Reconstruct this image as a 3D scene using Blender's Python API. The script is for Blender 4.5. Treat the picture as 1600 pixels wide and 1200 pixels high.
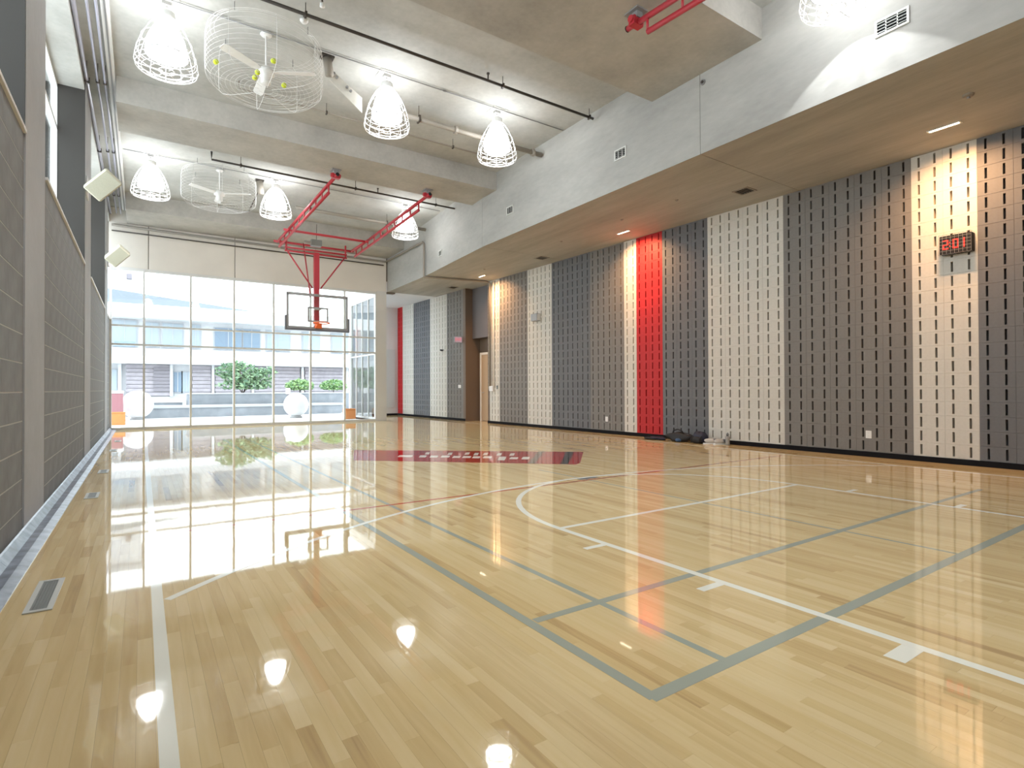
import bpy, math, random
from mathutils import Vector, Matrix
random.seed(7)
for o in list(bpy.data.objects):
    bpy.data.objects.remove(o)
SC = bpy.context.scene
C = SC.collection

# ------------------------------------------------------------------ camera
CAM_H = 1.18
FPX = 860.41
YAW, PITCH, ROLL = math.radians(33.906), math.radians(0.514), math.radians(-0.2025)
fwd = Vector((math.sin(YAW) * math.cos(PITCH), math.cos(YAW) * math.cos(PITCH), math.sin(PITCH)))
rgt = Vector((math.cos(YAW), -math.sin(YAW), 0.0))
upv = rgt.cross(fwd)
cr, sr = math.cos(ROLL), math.sin(ROLL)
RGT = cr * rgt + sr * upv
UPV = -sr * rgt + cr * upv
cam_d = bpy.data.cameras.new('camera')
cam_d.sensor_width = 36.0
cam_d.lens = 36.0 * FPX / 1600.0
cam_d.clip_start = 0.05
cam_d.clip_end = 300
cam = bpy.data.objects.new('camera', cam_d)
C.objects.link(cam)
mw = Matrix((RGT, UPV, -fwd)).transposed().to_4x4()
mw.translation = Vector((0, 0, CAM_H))
cam.matrix_world = mw
SC.camera = cam

# ------------------------------------------------------------------ world, exposure
W = bpy.data.worlds.new('overcast_sky')
SC.world = W
W.use_nodes = True
bg = W.node_tree.nodes['Background']
bg.inputs[0].default_value = (0.88, 0.95, 1.0, 1)
bg.inputs[1].default_value = 3.7
SC.view_settings.view_transform = 'Standard'
SC.view_settings.look = 'None'
SC.view_settings.exposure = 0.5
SC.view_settings.gamma = 1.0
SC.view_settings.use_curve_mapping = False
LAMP_SPOT = 120.0      # bulb inside each high-bay lamp
LAMP_GLOW = 13.5        # glowing refractor of each high-bay lamp
WASH = 36.0            # warm wall washers in the soffit


# ------------------------------------------------------------------ mesh helpers
class MB:
    def __init__(s):
        s.v, s.f, s.m, s.t = [], [], [], []

    def add(s, vs, fs, mi=0, tone=None):
        b = len(s.v)
        s.v += [tuple(p) for p in vs]
        for f in fs:
            s.f.append([i + b for i in f])
            s.m.append(mi)
            s.t.append(0.5 if tone is None else tone)
        return s

    def box(s, x0, x1, y0, y1, z0, z1, mi=0, tone=None):
        vs = [(x0, y0, z0), (x1, y0, z0), (x1, y1, z0), (x0, y1, z0), (x0, y0, z1), (x1, y0, z1), (x1, y1, z1), (x0, y1, z1)]
        return s.add(vs, [(3, 2, 1, 0), (4, 5, 6, 7), (0, 1, 5, 4), (1, 2, 6, 5), (2, 3, 7, 6), (3, 0, 4, 7)], mi, tone)

    def cbox(s, x0, x1, y0, y1, z0, z1, c=0.01, mi=0):
        """box with chamfered edges"""
        vs, idx = [], {}
        for i, (x, sx) in enumerate(((x0, 1), (x1, -1))):
            for j, (y, sy) in enumerate(((y0, 1), (y1, -1))):
                for k, (z, sz) in enumerate(((z0, 1), (z1, -1))):
                    for a in range(3):
                        p = [x, y, z]
                        for b, sg in ((0, sx), (1, sy), (2, sz)):
                            if b != a:
                                p[b] += sg * c
                        idx[(i, j, k, a)] = len(vs)
                        vs.append(p)
        fs = []
        # corner (i,j,k), a = axis of the face it lies on
        for i in (0, 1):
            fs.append([idx[(i, 0, 0, 0)], idx[(i, 1, 0, 0)], idx[(i, 1, 1, 0)], idx[(i, 0, 1, 0)]])
            fs.append([idx[(0, i, 0, 1)], idx[(1, i, 0, 1)], idx[(1, i, 1, 1)], idx[(0, i, 1, 1)]])
            fs.append([idx[(0, 0, i, 2)], idx[(1, 0, i, 2)], idx[(1, 1, i, 2)], idx[(0, 1, i, 2)]])
        for i in (0, 1):
            for j in (0, 1):
                fs.append([idx[(i, j, 0, 0)], idx[(i, j, 1, 0)], idx[(i, j, 1, 1)], idx[(i, j, 0, 1)]])
                fs.append([idx[(i, 0, j, 0)], idx[(i, 1, j, 0)], idx[(i, 1, j, 2)], idx[(i, 0, j, 2)]])
                fs.append([idx[(0, i, j, 1)], idx[(1, i, j, 1)], idx[(1, i, j, 2)], idx[(0, i, j, 2)]])
                for k in (0, 1):
                    fs.append([idx[(i, j, k, a)] for a in range(3)])
        return s.add(vs, fs, mi)

    def prism(s, pts, z0, z1, mi=0):
        n = len(pts)
        vs = [(x, y, z0) for x, y in pts] + [(x, y, z1) for x, y in pts]
        fs = [list(range(n))[::-1], list(range(n, 2 * n))]
        fs += [(i, (i + 1) % n, n + (i + 1) % n, n + i) for i in range(n)]
        return s.add(vs, fs, mi)

    def cyl(s, p0, p1, r, n=8, r1=None, mi=0, caps=True):
        p0, p1 = Vector(p0), Vector(p1)
        r1 = r if r1 is None else r1
        d = (p1 - p0).normalized()
        a = d.cross(Vector((0, 0, 1)) if abs(d.z) < .9 else Vector((1, 0, 0))).normalized()
        b = d.cross(a)
        vs = []
        for p, rr in ((p0, r), (p1, r1)):
            for i in range(n):
                t = 2 * math.pi * i / n
                vs.append(p + rr * (math.cos(t) * a + math.sin(t) * b))
        fs = [(i, (i + 1) % n, n + (i + 1) % n, n + i) for i in range(n)]
        if caps:
            fs += [list(range(n))[::-1], list(range(n, 2 * n))]
        return s.add(vs, fs, mi)

    def tube(s, pts, r, n=6, closed=False, mi=0):
        pts = [Vector(p) for p in pts]
        N = len(pts)
        vs = []
        pa = None
        for i, p in enumerate(pts):
            if closed:
                d = pts[(i + 1) % N] - pts[i - 1]
            else:
                d = pts[min(i + 1, N - 1)] - pts[max(i - 1, 0)]
            d.normalize()
            if pa is None:
                a = d.cross(Vector((0, 0, 1)) if abs(d.z) < .9 else Vector((1, 0, 0))).normalized()
            else:
                a = (pa - d * pa.dot(d))
                a = a.normalized() if a.length > 1e-6 else d.orthogonal().normalized()
            pa = a
            b = d.cross(a)
            for k in range(n):
                t = 2 * math.pi * k / n
                vs.append(p + r * (math.cos(t) * a + math.sin(t) * b))
        fs = []
        for i in range(N if closed else N - 1):
            j = (i + 1) % N
            for k in range(n):
                l = (k + 1) % n
                fs.append((i * n + k, i * n + l, j * n + l, j * n + k))
        if not closed:
            fs += [list(range(n))[::-1], list(range((N - 1) * n, N * n))]
        return s.add(vs, fs, mi)

    def ring(s, c, R, r, n=24, k=5, mi=0):
        c = Vector(c)
        return s.tube([c + Vector((R * math.cos(2 * math.pi * i / n), R * math.sin(2 * math.pi * i / n), 0)) for i in range(n)], r, k, True, mi)

    def lathe(s, prof, n=24, c=(0, 0, 0), mi=0):
        vs, fs = [], []
        m = len(prof)
        for i in range(n):
            t = 2 * math.pi * i / n
            for r, z in prof:
                vs.append((c[0] + r * math.cos(t), c[1] + r * math.sin(t), c[2] + z))
        for i in range(n):
            j = (i + 1) % n
            for k in range(m - 1):
                fs.append((i * m + k, j * m + k, j * m + k + 1, i * m + k + 1))
        return s.add(vs, fs, mi)

    def bar(s, p0, p1, w, h, mi=0):
        """rectangular bar, w sideways, h up"""
        p0, p1 = Vector(p0), Vector(p1)
        d = (p1 - p0).normalized()
        a = d.cross(Vector((0, 0, 1)) if abs(d.z) < .95 else Vector((0, 1, 0))).normalized()
        b = a.cross(d)
        vs = []
        for p in (p0, p1):
            for i, j in ((-1, -1), (1, -1), (1, 1), (-1, 1)):
                vs.append(p + a * i * w / 2 + b * j * h / 2)
        return s.add(vs, [(0, 1, 2, 3), (7, 6, 5, 4), (0, 4, 5, 1), (1, 5, 6, 2), (2, 6, 7, 3), (3, 7, 4, 0)], mi)

    def mesh(s, name, mats, smooth=False, tone=False):
        me = bpy.data.meshes.new(name)
        me.from_pydata(s.v, [], s.f)
        if not isinstance(mats, (list, tuple)):
            mats = [mats]
        for m in mats:
            me.materials.append(m)
        me.polygons.foreach_set('material_index', s.m)
        if smooth:
            me.polygons.foreach_set('use_smooth', [True] * len(s.f))
        if tone:
            at = me.attributes.new('tone', 'FLOAT', 'FACE')
            at.data.foreach_set('value', s.t)
        me.update()
        return me

    def build(s, name, mats, parent=None, smooth=False, tone=False, loc=None):
        o = bpy.data.objects.new(name, s.mesh(name, mats, smooth, tone))
        C.objects.link(o)
        if parent:
            o.parent = parent
        if loc:
            o.location = loc
        return o


def tag(o, label=None, cat=None, group=None, kind=None):
    if label: o['label'] = label
    if cat: o['category'] = cat
    if group: o['group'] = group
    if kind: o['kind'] = kind
    return o


def thing(name, label, cat, loc=(0, 0, 0), rz=0, group=None):
    o = bpy.data.objects.new(name, None)
    o.empty_display_size = 0.1
    C.objects.link(o)
    o.location = loc
    o.rotation_euler = (0, 0, rz)
    return tag(o, label, cat, group)


def place(name, me, parent, loc=(0, 0, 0)):
    o = bpy.data.objects.new(name, me)
    C.objects.link(o)
    o.parent = parent
    o.location = loc
    return o


def project(x, y, z):
    d = Vector((x, y, z - CAM_H))
    w = d.dot(fwd)
    if w < 0.05:
        return None
    return 800 + FPX * d.dot(RGT) / w, 600 - FPX * d.dot(UPV) / w, w


# ------------------------------------------------------------------ materials
def new_mat(name):
    m = bpy.data.materials.new(name)
    m.use_nodes = True
    return m, m.node_tree, m.node_tree.nodes['Principled BSDF']


def plain(name, col, rough=0.5, metal=0.0, spec=0.5, noise=0.0, scale=20.0, bump=0.0, coat=0.0):
    m, t, b = new_mat(name)
    b.inputs['Roughness'].default_value = rough
    b.inputs['Metallic'].default_value = metal
    b.inputs['Specular IOR Level'].default_value = spec
    b.inputs['Coat Weight'].default_value = coat
    b.inputs['Base Color'].default_value = (*col, 1)
    if noise or bump:
        tc = t.nodes.new('ShaderNodeTexCoord')
        n = t.nodes.new('ShaderNodeTexNoise')
        n.inputs['Scale'].default_value = scale
        n.inputs['Detail'].default_value = 5
        t.links.new(tc.outputs['Object'], n.inputs['Vector'])
        if noise:
            r = t.nodes.new('ShaderNodeValToRGB')
            r.color_ramp.elements[0].position = 0.3
            r.color_ramp.elements[1].position = 0.7
            r.color_ramp.elements[0].color = (*[c * (1 - noise) for c in col], 1)
            r.color_ramp.elements[1].color = (*[min(1, c * (1 + noise)) for c in col], 1)
            t.links.new(n.outputs['Fac'], r.inputs['Fac'])
            t.links.new(r.outputs['Color'], b.inputs['Base Color'])
        if bump:
            bp = t.nodes.new('ShaderNodeBump')
            bp.inputs['Strength'].default_value = bump
            bp.inputs['Distance'].default_value = 0.01
            t.links.new(n.outputs['Fac'], bp.inputs['Height'])
            t.links.new(bp.outputs['Normal'], b.inputs['Normal'])
    return m


def concrete(name, col, var=0.12, stretch=(1, 1, 1)):
    m, t, b = new_mat(name)
    b.inputs['Roughness'].default_value = 0.75
    b.inputs['Specular IOR Level'].default_value = 0.25
    tc = t.nodes.new('ShaderNodeTexCoord')
    mp = t.nodes.new('ShaderNodeMapping')
    mp.inputs['Scale'].default_value = stretch
    t.links.new(tc.outputs['Object'], mp.inputs['Vector'])
    n1 = t.nodes.new('ShaderNodeTexNoise')
    n1.inputs['Scale'].default_value = 0.9
    n1.inputs['Detail'].default_value = 8
    n1.inputs['Roughness'].default_value = 0.62
    n2 = t.nodes.new('ShaderNodeTexNoise')
    n2.inputs['Scale'].default_value = 14
    n2.inputs['Detail'].default_value = 6
    for n in (n1, n2):
        t.links.new(mp.outputs['Vector'], n.inputs['Vector'])
    r = t.nodes.new('ShaderNodeValToRGB')
    r.color_ramp.elements[0].position = 0.32
    r.color_ramp.elements[1].position = 0.68
    r.color_ramp.elements[0].color = (*[c * (1 - var) for c in col], 1)
    r.color_ramp.elements[1].color = (*[min(1, c * (1 + var)) for c in col], 1)
    mx = t.nodes.new('ShaderNodeMath')
    mx.operation = 'MULTIPLY_ADD'
    mx.inputs[1].default_value = 0.25
    mx.inputs[2].default_value = -0.12
    ad = t.nodes.new('ShaderNodeMath')
    ad.operation = 'ADD'
    t.links.new(n2.outputs['Fac'], mx.inputs[0])
    t.links.new(n1.outputs['Fac'], ad.inputs[0])
    t.links.new(mx.outputs[0], ad.inputs[1])
    t.links.new(ad.outputs[0], r.inputs['Fac'])
    t.links.new(r.outputs['Color'], b.inputs['Base Color'])
    bp = t.nodes.new('ShaderNodeBump')
    bp.inputs['Strength'].default_value = 0.15
    bp.inputs['Distance'].default_value = 0.01
    t.links.new(n2.outputs['Fac'], bp.inputs['Height'])
    t.links.new(bp.outputs['Normal'], b.inputs['Normal'])
    return m


def emit(name, col, s):
    m, t, b = new_mat(name)
    t.nodes.remove(b)
    e = t.nodes.new('ShaderNodeEmission')
    e.inputs[0].default_value = (*col, 1)
    e.inputs[1].default_value = s
    t.links.new(e.outputs[0], t.nodes['Material Output'].inputs[0])
    return m


def thin_glass(name, tint=(0.97, 0.99, 0.99), f0=0.035):
    """thin pane: straight-through transmission plus Schlick reflection at each face"""
    m, t, b = new_mat(name)
    t.nodes.remove(b)
    tr = t.nodes.new('ShaderNodeBsdfTransparent')
    tr.inputs[0].default_value = (*tint, 1)
    gl = t.nodes.new('ShaderNodeBsdfGlossy')
    gl.inputs['Roughness'].default_value = 0.01
    ge = t.nodes.new('ShaderNodeNewGeometry')
    dt = t.nodes.new('ShaderNodeVectorMath')
    dt.operation = 'DOT_PRODUCT'
    t.links.new(ge.outputs['Normal'], dt.inputs[0])
    t.links.new(ge.outputs['Incoming'], dt.inputs[1])
    prev = dt.outputs['Value']
    for op, v in (('ABSOLUTE', None), ('SUBTRACT', 1.0), ('POWER', 5.0), ('MULTIPLY', 1 - f0), ('ADD', f0)):
        n = t.nodes.new('ShaderNodeMath')
        n.operation = op
        if op == 'SUBTRACT':
            n.inputs[0].default_value = v
            t.links.new(prev, n.inputs[1])
        else:
            t.links.new(prev, n.inputs[0])
            if v is not None:
                n.inputs[1].default_value = v
        prev = n.outputs[0]
    mx = t.nodes.new('ShaderNodeMixShader')
    t.links.new(prev, mx.inputs[0])
    t.links.new(tr.outputs[0], mx.inputs[1])
    t.links.new(gl.outputs[0], mx.inputs[2])
    t.links.new(mx.outputs[0], t.nodes['Material Output'].inputs[0])
    return m


def maple():
    m, t, b = new_mat('varnished_maple')
    b.inputs['Roughness'].default_value = 0.03
    b.inputs['IOR'].default_value = 1.5
    at = t.nodes.new('ShaderNodeAttribute')
    at.attribute_name = 'tone'
    r = t.nodes.new('ShaderNodeValToRGB')
    els = r.color_ramp.elements
    els[0].position, els[0].color = 0.0, (0.42, 0.28, 0.135, 1)
    els[1].position, els[1].color = 1.0, (0.775, 0.61, 0.345, 1)
    e = els.new(0.25); e.color = (0.60, 0.425, 0.20, 1)
    e = els.new(0.6); e.color = (0.705, 0.53, 0.27, 1)
    ge = t.nodes.new('ShaderNodeNewGeometry')
    mp = t.nodes.new('ShaderNodeMapping')
    mp.inputs['Scale'].default_value = (26, 1.6, 26)
    t.links.new(ge.outputs['Position'], mp.inputs['Vector'])
    cb = t.nodes.new('ShaderNodeVectorMath')
    cb.operation = 'ADD'
    sc = t.nodes.new('ShaderNodeVectorMath')
    sc.operation = 'SCALE'
    sc.inputs[0].default_value = (13.0, 37.0, 91.0)
    t.links.new(at.outputs['Fac'], sc.inputs['Scale'])
    t.links.new(mp.outputs['Vector'], cb.inputs[0])
    t.links.new(sc.outputs[0], cb.inputs[1])
    n = t.nodes.new('ShaderNodeTexNoise')
    n.inputs['Scale'].default_value = 1.0
    n.inputs['Detail'].default_value = 6
    n.inputs['Distortion'].default_value = 0.6
    t.links.new(cb.outputs[0], n.inputs['Vector'])
    k = t.nodes.new('ShaderNodeMath')
    k.operation = 'MULTIPLY_ADD'
    k.inputs[1].default_value = 0.7
    t.links.new(n.outputs['Fac'], k.inputs[0])
    s2 = t.nodes.new('ShaderNodeMath')
    s2.operation = 'SUBTRACT'
    s2.inputs[1].default_value = 0.35
    t.links.new(at.outputs['Fac'], s2.inputs[0])
    t.links.new(s2.outputs[0], k.inputs[2])
    t.links.new(k.outputs[0], r.inputs['Fac'])
    t.links.new(r.outputs['Color'], b.inputs['Base Color'])
    return m


M = {}
M['maple'] = maple()
M['subfloor'] = plain('dark_subfloor', (0.12, 0.08, 0.05), 0.9)
M['line_white'] = plain('cream_court_paint', (0.88, 0.87, 0.77), 0.05)
M['line_grey'] = plain('grey_court_paint', (0.375, 0.40, 0.335), 0.05)
M['line_red'] = plain('red_court_paint', (0.48, 0.10, 0.05), 0.05)
M['logo_red'] = plain('logo_red_paint', (0.42, 0.012, 0.012), 0.05)
M['logo_black'] = plain('logo_black_paint', (0.03, 0.025, 0.025), 0.05)
M['conc'] = concrete('cast_concrete', (0.44, 0.443, 0.42), 0.16)
M['conc_beam'] = concrete('beam_concrete', (0.415, 0.402, 0.37), 0.17)
M['conc_soffit'] = concrete('board_marked_concrete', (0.405, 0.402, 0.38), 0.16, (2.6, 0.35, 1))
M['conc_col'] = concrete('grey_column_concrete', (0.44, 0.455, 0.48), 0.08)
M['block'] = plain('grey_concrete_block', (0.255, 0.265, 0.275), 0.8, spec=0.2, noise=0.10, scale=6, bump=0.1)
M['mortar'] = plain('pale_mortar', (0.50, 0.50, 0.49), 0.9, spec=0.1)
M['col_shade'] = plain('painted_column_shade', (0.042, 0.039, 0.035), 0.7)  # shade on the columns' near faces, put in as a dark colour
M['ledge'] = plain('white_ledge', (0.75, 0.75, 0.74), 0.5)
M['LB'] = plain('pale_wall_paint', (0.60, 0.575, 0.52), 0.55, spec=0.3, noise=0.03, scale=30, bump=0.08)
M['TG'] = plain('taupe_wall_paint', (0.20, 0.188, 0.175), 0.55, spec=0.3, noise=0.04, scale=30, bump=0.08)
M['DG'] = plain('slate_wall_paint', (0.145, 0.148, 0.155), 0.55, spec=0.3, noise=0.04, scale=30, bump=0.08)
M['RD'] = plain('red_wall_paint', (0.46, 0.022, 0.025), 0.5, spec=0.3, noise=0.04, scale=30, bump=0.08)
M['brown'] = plain('brown_wall_paint', (0.16, 0.115, 0.085), 0.6)
M['dkgrey'] = plain('dark_grey_paint', (0.13, 0.12, 0.125), 0.6)
M['white_wall'] = plain('white_wall_paint', (0.72, 0.72, 0.72), 0.6)
M['bulk'] = plain('beige_bulkhead_panel', (0.77, 0.73, 0.67), 0.6, noise=0.03, scale=1.5)
M['bulk_joint'] = plain('dark_panel_joint', (0.20, 0.17, 0.14), 0.8)
M['black'] = plain('black_rubber', (0.006, 0.006, 0.008), 0.7, spec=0.15)
M['alu'] = plain('grey_aluminium', (0.70, 0.70, 0.68), 0.4, spec=0.4)
M['steel'] = plain('galvanised_steel', (0.5, 0.5, 0.5), 0.35, 0.8)
M['white_metal'] = plain('white_enamel', (0.80, 0.80, 0.79), 0.35)
M['grey_metal'] = plain('grey_metal', (0.30, 0.30, 0.30), 0.4, 0.3)
M['dark_metal'] = plain('dark_brown_pipe', (0.06, 0.05, 0.042), 0.5, 0.2)
M['tan_pipe'] = plain('taupe_pipe', (0.28, 0.25, 0.21), 0.5)
M['lilac'] = plain('grey_violet_conduit', (0.42, 0.42, 0.50), 0.3, 0.4)
M['red_steel'] = plain('red_painted_steel', (0.46, 0.03, 0.045), 0.35)
M['orange'] = plain('orange_rim_paint', (0.85, 0.16, 0.04), 0.35)
M['pad'] = plain('grey_pad', (0.13, 0.135, 0.15), 0.5)
M['glass'] = thin_glass('clear_glass')
M['coated'] = thin_glass('coated_glass', (0.95, 0.98, 1.0), 0.10)
M['board_glass'] = thin_glass('backboard_glass', (0.96, 0.98, 0.97))
M['frost'] = plain('pale_blind', (0.62, 0.66, 0.66), 0.7)
M['speaker'] = plain('beige_speaker', (0.50, 0.48, 0.37), 0.6)
M['speaker_dk'] = plain('speaker_cloth', (0.42, 0.41, 0.32), 0.9, noise=0.2, scale=300)
M['lamp_glow'] = emit('lamp_refractor', (0.96, 0.985, 1.0), LAMP_GLOW)
M['wash_glow'] = emit('washer_tube', (1.0, 0.80, 0.58), 9.0)
M['tennis'] = plain('yellow_tennis_ball', (0.62, 0.70, 0.05), 0.9)
M['mat'] = plain('blue_grey_plastic_trim', (0.25, 0.29, 0.36), 0.25, noise=0.25, scale=9)
M['grille'] = plain('grey_grille', (0.22, 0.23, 0.22), 0.4, 0.3)
M['grille_frame'] = plain('pale_grille_frame', (0.60, 0.61, 0.58), 0.35)
M['led'] = emit('red_led', (1.0, 0.03, 0.02), 2.4)
M['exit_red'] = emit('exit_letters', (1.0, 0.1, 0.12), 0.7)
M['exit_face'] = emit('exit_face', (0.9, 0.60, 0.64), 0.35)
M['door_tan'] = plain('tan_door', (0.50, 0.36, 0.23), 0.5)
M['navy'] = plain('navy_nylon', (0.012, 0.016, 0.04), 0.6, noise=0.4, scale=40)
M['blackcloth'] = plain('black_nylon', (0.010, 0.010, 0.012), 0.65)
M['blue'] = plain('blue_fabric', (0.03, 0.08, 0.17), 0.6)
M['shoe'] = plain('white_shoe', (0.55, 0.53, 0.50), 0.6)
M['bottle'] = plain('grey_bottle', (0.34, 0.34, 0.34), 0.25)

# ------------------------------------------------------------------ dimensions (metres)
XL = -0.80
YB, YW = -4.6, 20.1
ZC, ZB, ZS = 6.62, 6.17, 4.90
WA, WK = 10.45, 0.03           # right wall: x = WA - WK * y
Y_END = 23.9


def wall_x(y):
    return WA - WK * y


# ------------------------------------------------------------------ floor
mb = MB()
mb.prism([(-1.3, YB - .2), (10.9, YB - .2), (10.9, Y_END + .2), (7.3, Y_END + .2), (7.3, YW + .1), (-1.3, YW + .1)], -0.2, -0.012)
floor = mb.build('floor', M['subfloor'])
tag(floor, 'glossy varnished maple strip floor of the basketball court', kind='structure')

PW = 0.0575
planks = []
nx = int((10.75 + 0.80) / PW) + 1
for i in range(nx):
    x0 = XL - 0.02 + i * PW
    y = YB - random.random()
    ye = YW if x0 < 7.6 else Y_END
    base_t = random.gauss(0.60, 0.05)
    while y < ye:
        L = random.choice((0.32, 0.45, 0.6, 0.75, 0.9, 1.1, 1.35)) * random.uniform(0.9, 1.1)
        y1 = min(y + L, ye)
        if y1 > YB:
            tn = max(0.05, min(0.98, random.gauss(base_t, 0.14)))
            if random.random() < 0.03:
                tn = random.uniform(0.18, 0.34)
            planks.append((x0, max(y, YB), y1, tn, random.gauss(0, 0.0006), random.gauss(0, 0.0002)))
        y = y1


def plank_into(mb, pk, ox=0.0, oy=0.0):
    x0, y0, y1, tn, ta, tb = pk
    g = 0.0002
    xa, xb, ya, yb = x0 + g, x0 + PW - g, y0 + g, y1 - g
    cx, cy = (xa + xb) / 2, (ya + yb) / 2
    vs = []
    for z in (-0.012, None):
        for x, y in ((xa, ya), (xb, ya), (xb, yb), (xa, yb)):
            zz = z if z is not None else (x - cx) * ta + max(-0.00025, min(0.00025, (y - cy) * tb))
            vs.append((x - ox, y - oy, zz))
    mb.add(vs, [(4, 5, 6, 7), (0, 1, 5, 4), (1, 2, 6, 5), (2, 3, 7, 6), (3, 0, 4, 7)], 0, tn)


def area_px(pk):
    x, y = pk[0] + PW / 2, (pk[1] + pk[2]) / 2
    p = project(x, y, 0)
    if not p or not (-20 < p[0] < 1620 and 600 < p[1] < 1230):
        return 0
    return (pk[2] - pk[1]) / p[2] ** 3


planks.sort(key=area_px, reverse=True)
for pk in planks[:300]:
    mb = MB()
    plank_into(mb, pk, pk[0], pk[1])
    mb.build('plank', M['maple'], floor, tone=True, loc=(pk[0], pk[1], 0))
mb = MB()
for pk in planks[300:]:
    plank_into(mb, pk)
tag(mb.build('floor_planking', M['maple'], floor, tone=True), kind='stuff')

# painted court markings (thin coats of paint on the planks)
ZP = 0.0009


def strip(mb, pts, w, z=ZP, closed=False):
    pts = [Vector((x, y, 0)) for x, y in pts]
    vs = []
    n = len(pts)
    for i, p in enumerate(pts):
        d = (pts[min(i + 1, n - 1)] - pts[max(i - 1, 0)]).normalized()
        a = Vector((-d.y, d.x, 0)) * w / 2
        for q in (p + a, p - a):
            vs.append((q.x, q.y, z))
    vs += [(x, y, z - 0.0006) for x, y, _ in vs]
    m = 2 * n
    fs = []
    for i in range(n - 1):
        k = 2 * i
        fs.append((k, k + 1, k + 3, k + 2))
        fs.append((k, k + 2, m + k + 2, m + k))
        fs.append((k + 1, m + k + 1, m + k + 3, k + 3))
    mb.add(vs, fs)


def line(pts, mat, w=0.055, label=None, z=ZP, name='court_line'):
    mb = MB()
    strip(mb, pts, w, z)
    o = mb.build(name, M[mat], floor)
    if label: o['label'] = label
    return o


KX0, KX1, KCX = 2.93, 6.64, 4.785
FT = 3.65
line([(0.075, YB), (0.075, 19.2)], 'line_white', 0.055, 'cream sideline running along the block wall')
line([(KX0, YB), (KX0, FT)], 'line_white', 0.055)
line([(KX1, YB), (KX1, FT)], 'line_white', 0.055)
line([(KX0 + .028, FT), (KX1 - .028, FT)], 'line_white', 0.05, 'cream free-throw line', ZP + .0001)
rk = (KX1 - KX0) / 2
line([(KCX + rk * math.cos(a), FT + rk * math.sin(a) * 1.03) for a in [math.pi * i / 40 for i in range(41)]], 'line_white', 0.055, 'cream free-throw semicircle', ZP + .0002)
R3, CY3 = 6.72, -1.17
a0 = math.acos((9.45 - KCX) / R3)
line([(KCX + R3 * math.cos(a), CY3 + R3 * math.sin(a)) for a in [a0 + (math.pi - 2 * a0) * i / 60 for i in range(61)]], 'line_white', 0.05, 'cream three-point arc', ZP + .0003)
for yy, d in ((3.08, .05), (2.07, .055), (1.07, .085)):
    for sx, kx in ((-1, KX0), (1, KX1)):
        mb = MB()
        strip(mb, [(kx + sx * .028, yy), (kx + sx * .22, yy)], d)
        mb.build('lane_mark', M['line_white'], floor)
line([(9.50, YB), (9.50, 19.2)], 'line_white', 0.05)
line([(1.61, 1.46), (8.05, 1.46)], 'line_grey', 0.062, 'grey badminton back line', ZP - .0002)
line([(1.66, 2.27), (8.05, 2.27)], 'line_grey', 0.052, None, ZP - .0002)
line([(1.625, 1.45), (1.625, 14.9)], 'line_grey', 0.055, 'grey badminton sideline', ZP - .0001)
line([(2.10, 1.46), (2.10, 14.9)], 'line_grey', 0.042, None, ZP - .0001)
line([(4.80, 1.46), (4.80, 6.45)], 'line_grey', 0.028, None, ZP - .0001)
line([(0.3, 5.37), (9.3, 5.37)], 'line_red', 0.045, 'thin red line crossing the court', ZP)
mb = MB()
strip(mb, [(4.72, 5.47), (5.02, 5.47)], 0.09, ZP + .0006)
mb.build('dark_floor_mark', M['pad'], floor)
# centre logo: red banner with two black slashes and a row of white letter marks
N0, N1, F1, F0 = Vector((2.93, 9.10)), Vector((5.66, 6.54)), Vector((6.84, 7.80)), Vector((3.43, 10.64))


def lg(u, v):
    a = N0.lerp(N1, u)
    b = F0.lerp(F1, u)
    return a.lerp(b, v)


def lquad(mb, quad, z):
    ps = [lg(u, v) for u, v in quad]
    n = len(ps)
    mb.add([(p.x, p.y, z) for p in ps] + [(p.x, p.y, z - .0004) for p in ps],
           [list(range(n))] + [(i, n + i, n + (i + 1) % n, (i + 1) % n) for i in range(n)])


mb = MB()
lquad(mb, [(0, 0), (.2, 0), (.4, 0), (.6, 0), (.8, 0), (.985, 0), (1, .12), (1, 1), (.8, 1), (.6, 1), (.4, 1), (.2, 1), (0, 1)], ZP)
logo = mb.build('floor_logo', M['logo_red'], floor)
logo['label'] = 'red painted banner logo at the centre of the court'
for (ua, ub, w) in ((.795, .825, .014), (.935, .945, .016)):
    mb = MB()
    lquad(mb, [(ua - w, 0), (ua + w, 0), (ub + w, 1), (ub - w, 1)], ZP + .0008)
    mb.build('black_slash', M['logo_black'], logo)
# (u centre, half width, v low, v high) of each white mark
marks = [(.235, .035, .34, .52), (.315, .017, .34, .52), (.365, .019, .34, .52), (.415, .021, .36, .52), (.465, .018, .34, .5), (.51, .02, .34, .5),
         (.552, .018, .33, .5), (.60, .02, .34, .52), (.665, .017, .2, .5), (.715, .019, .3, .46), (.765, .017, .3, .5)]
for u, h, v0, v1 in marks:
    mb = MB()
    lquad(mb, [(u - h, v0), (u + h * .8, v0), (u + h, (v0 + v1) / 2), (u + h, v1), (u - h * .7, v1)], ZP + .0006)
    mb.build('logo_letter', M['line_white'], logo)
for u, v in ((.33, .72), (.43, .70), (.505, .74), (.545, .70), (.585, .72), (.645, .70), (.70, .70)):
    mb = MB()
    lquad(mb, [(u - .008, v - .12), (u + .012, v - .10), (u + .014, v + .12), (u - .004, v + .10)], ZP + .0006)
    mb.build('logo_letter', M['line_white'], logo)

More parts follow.
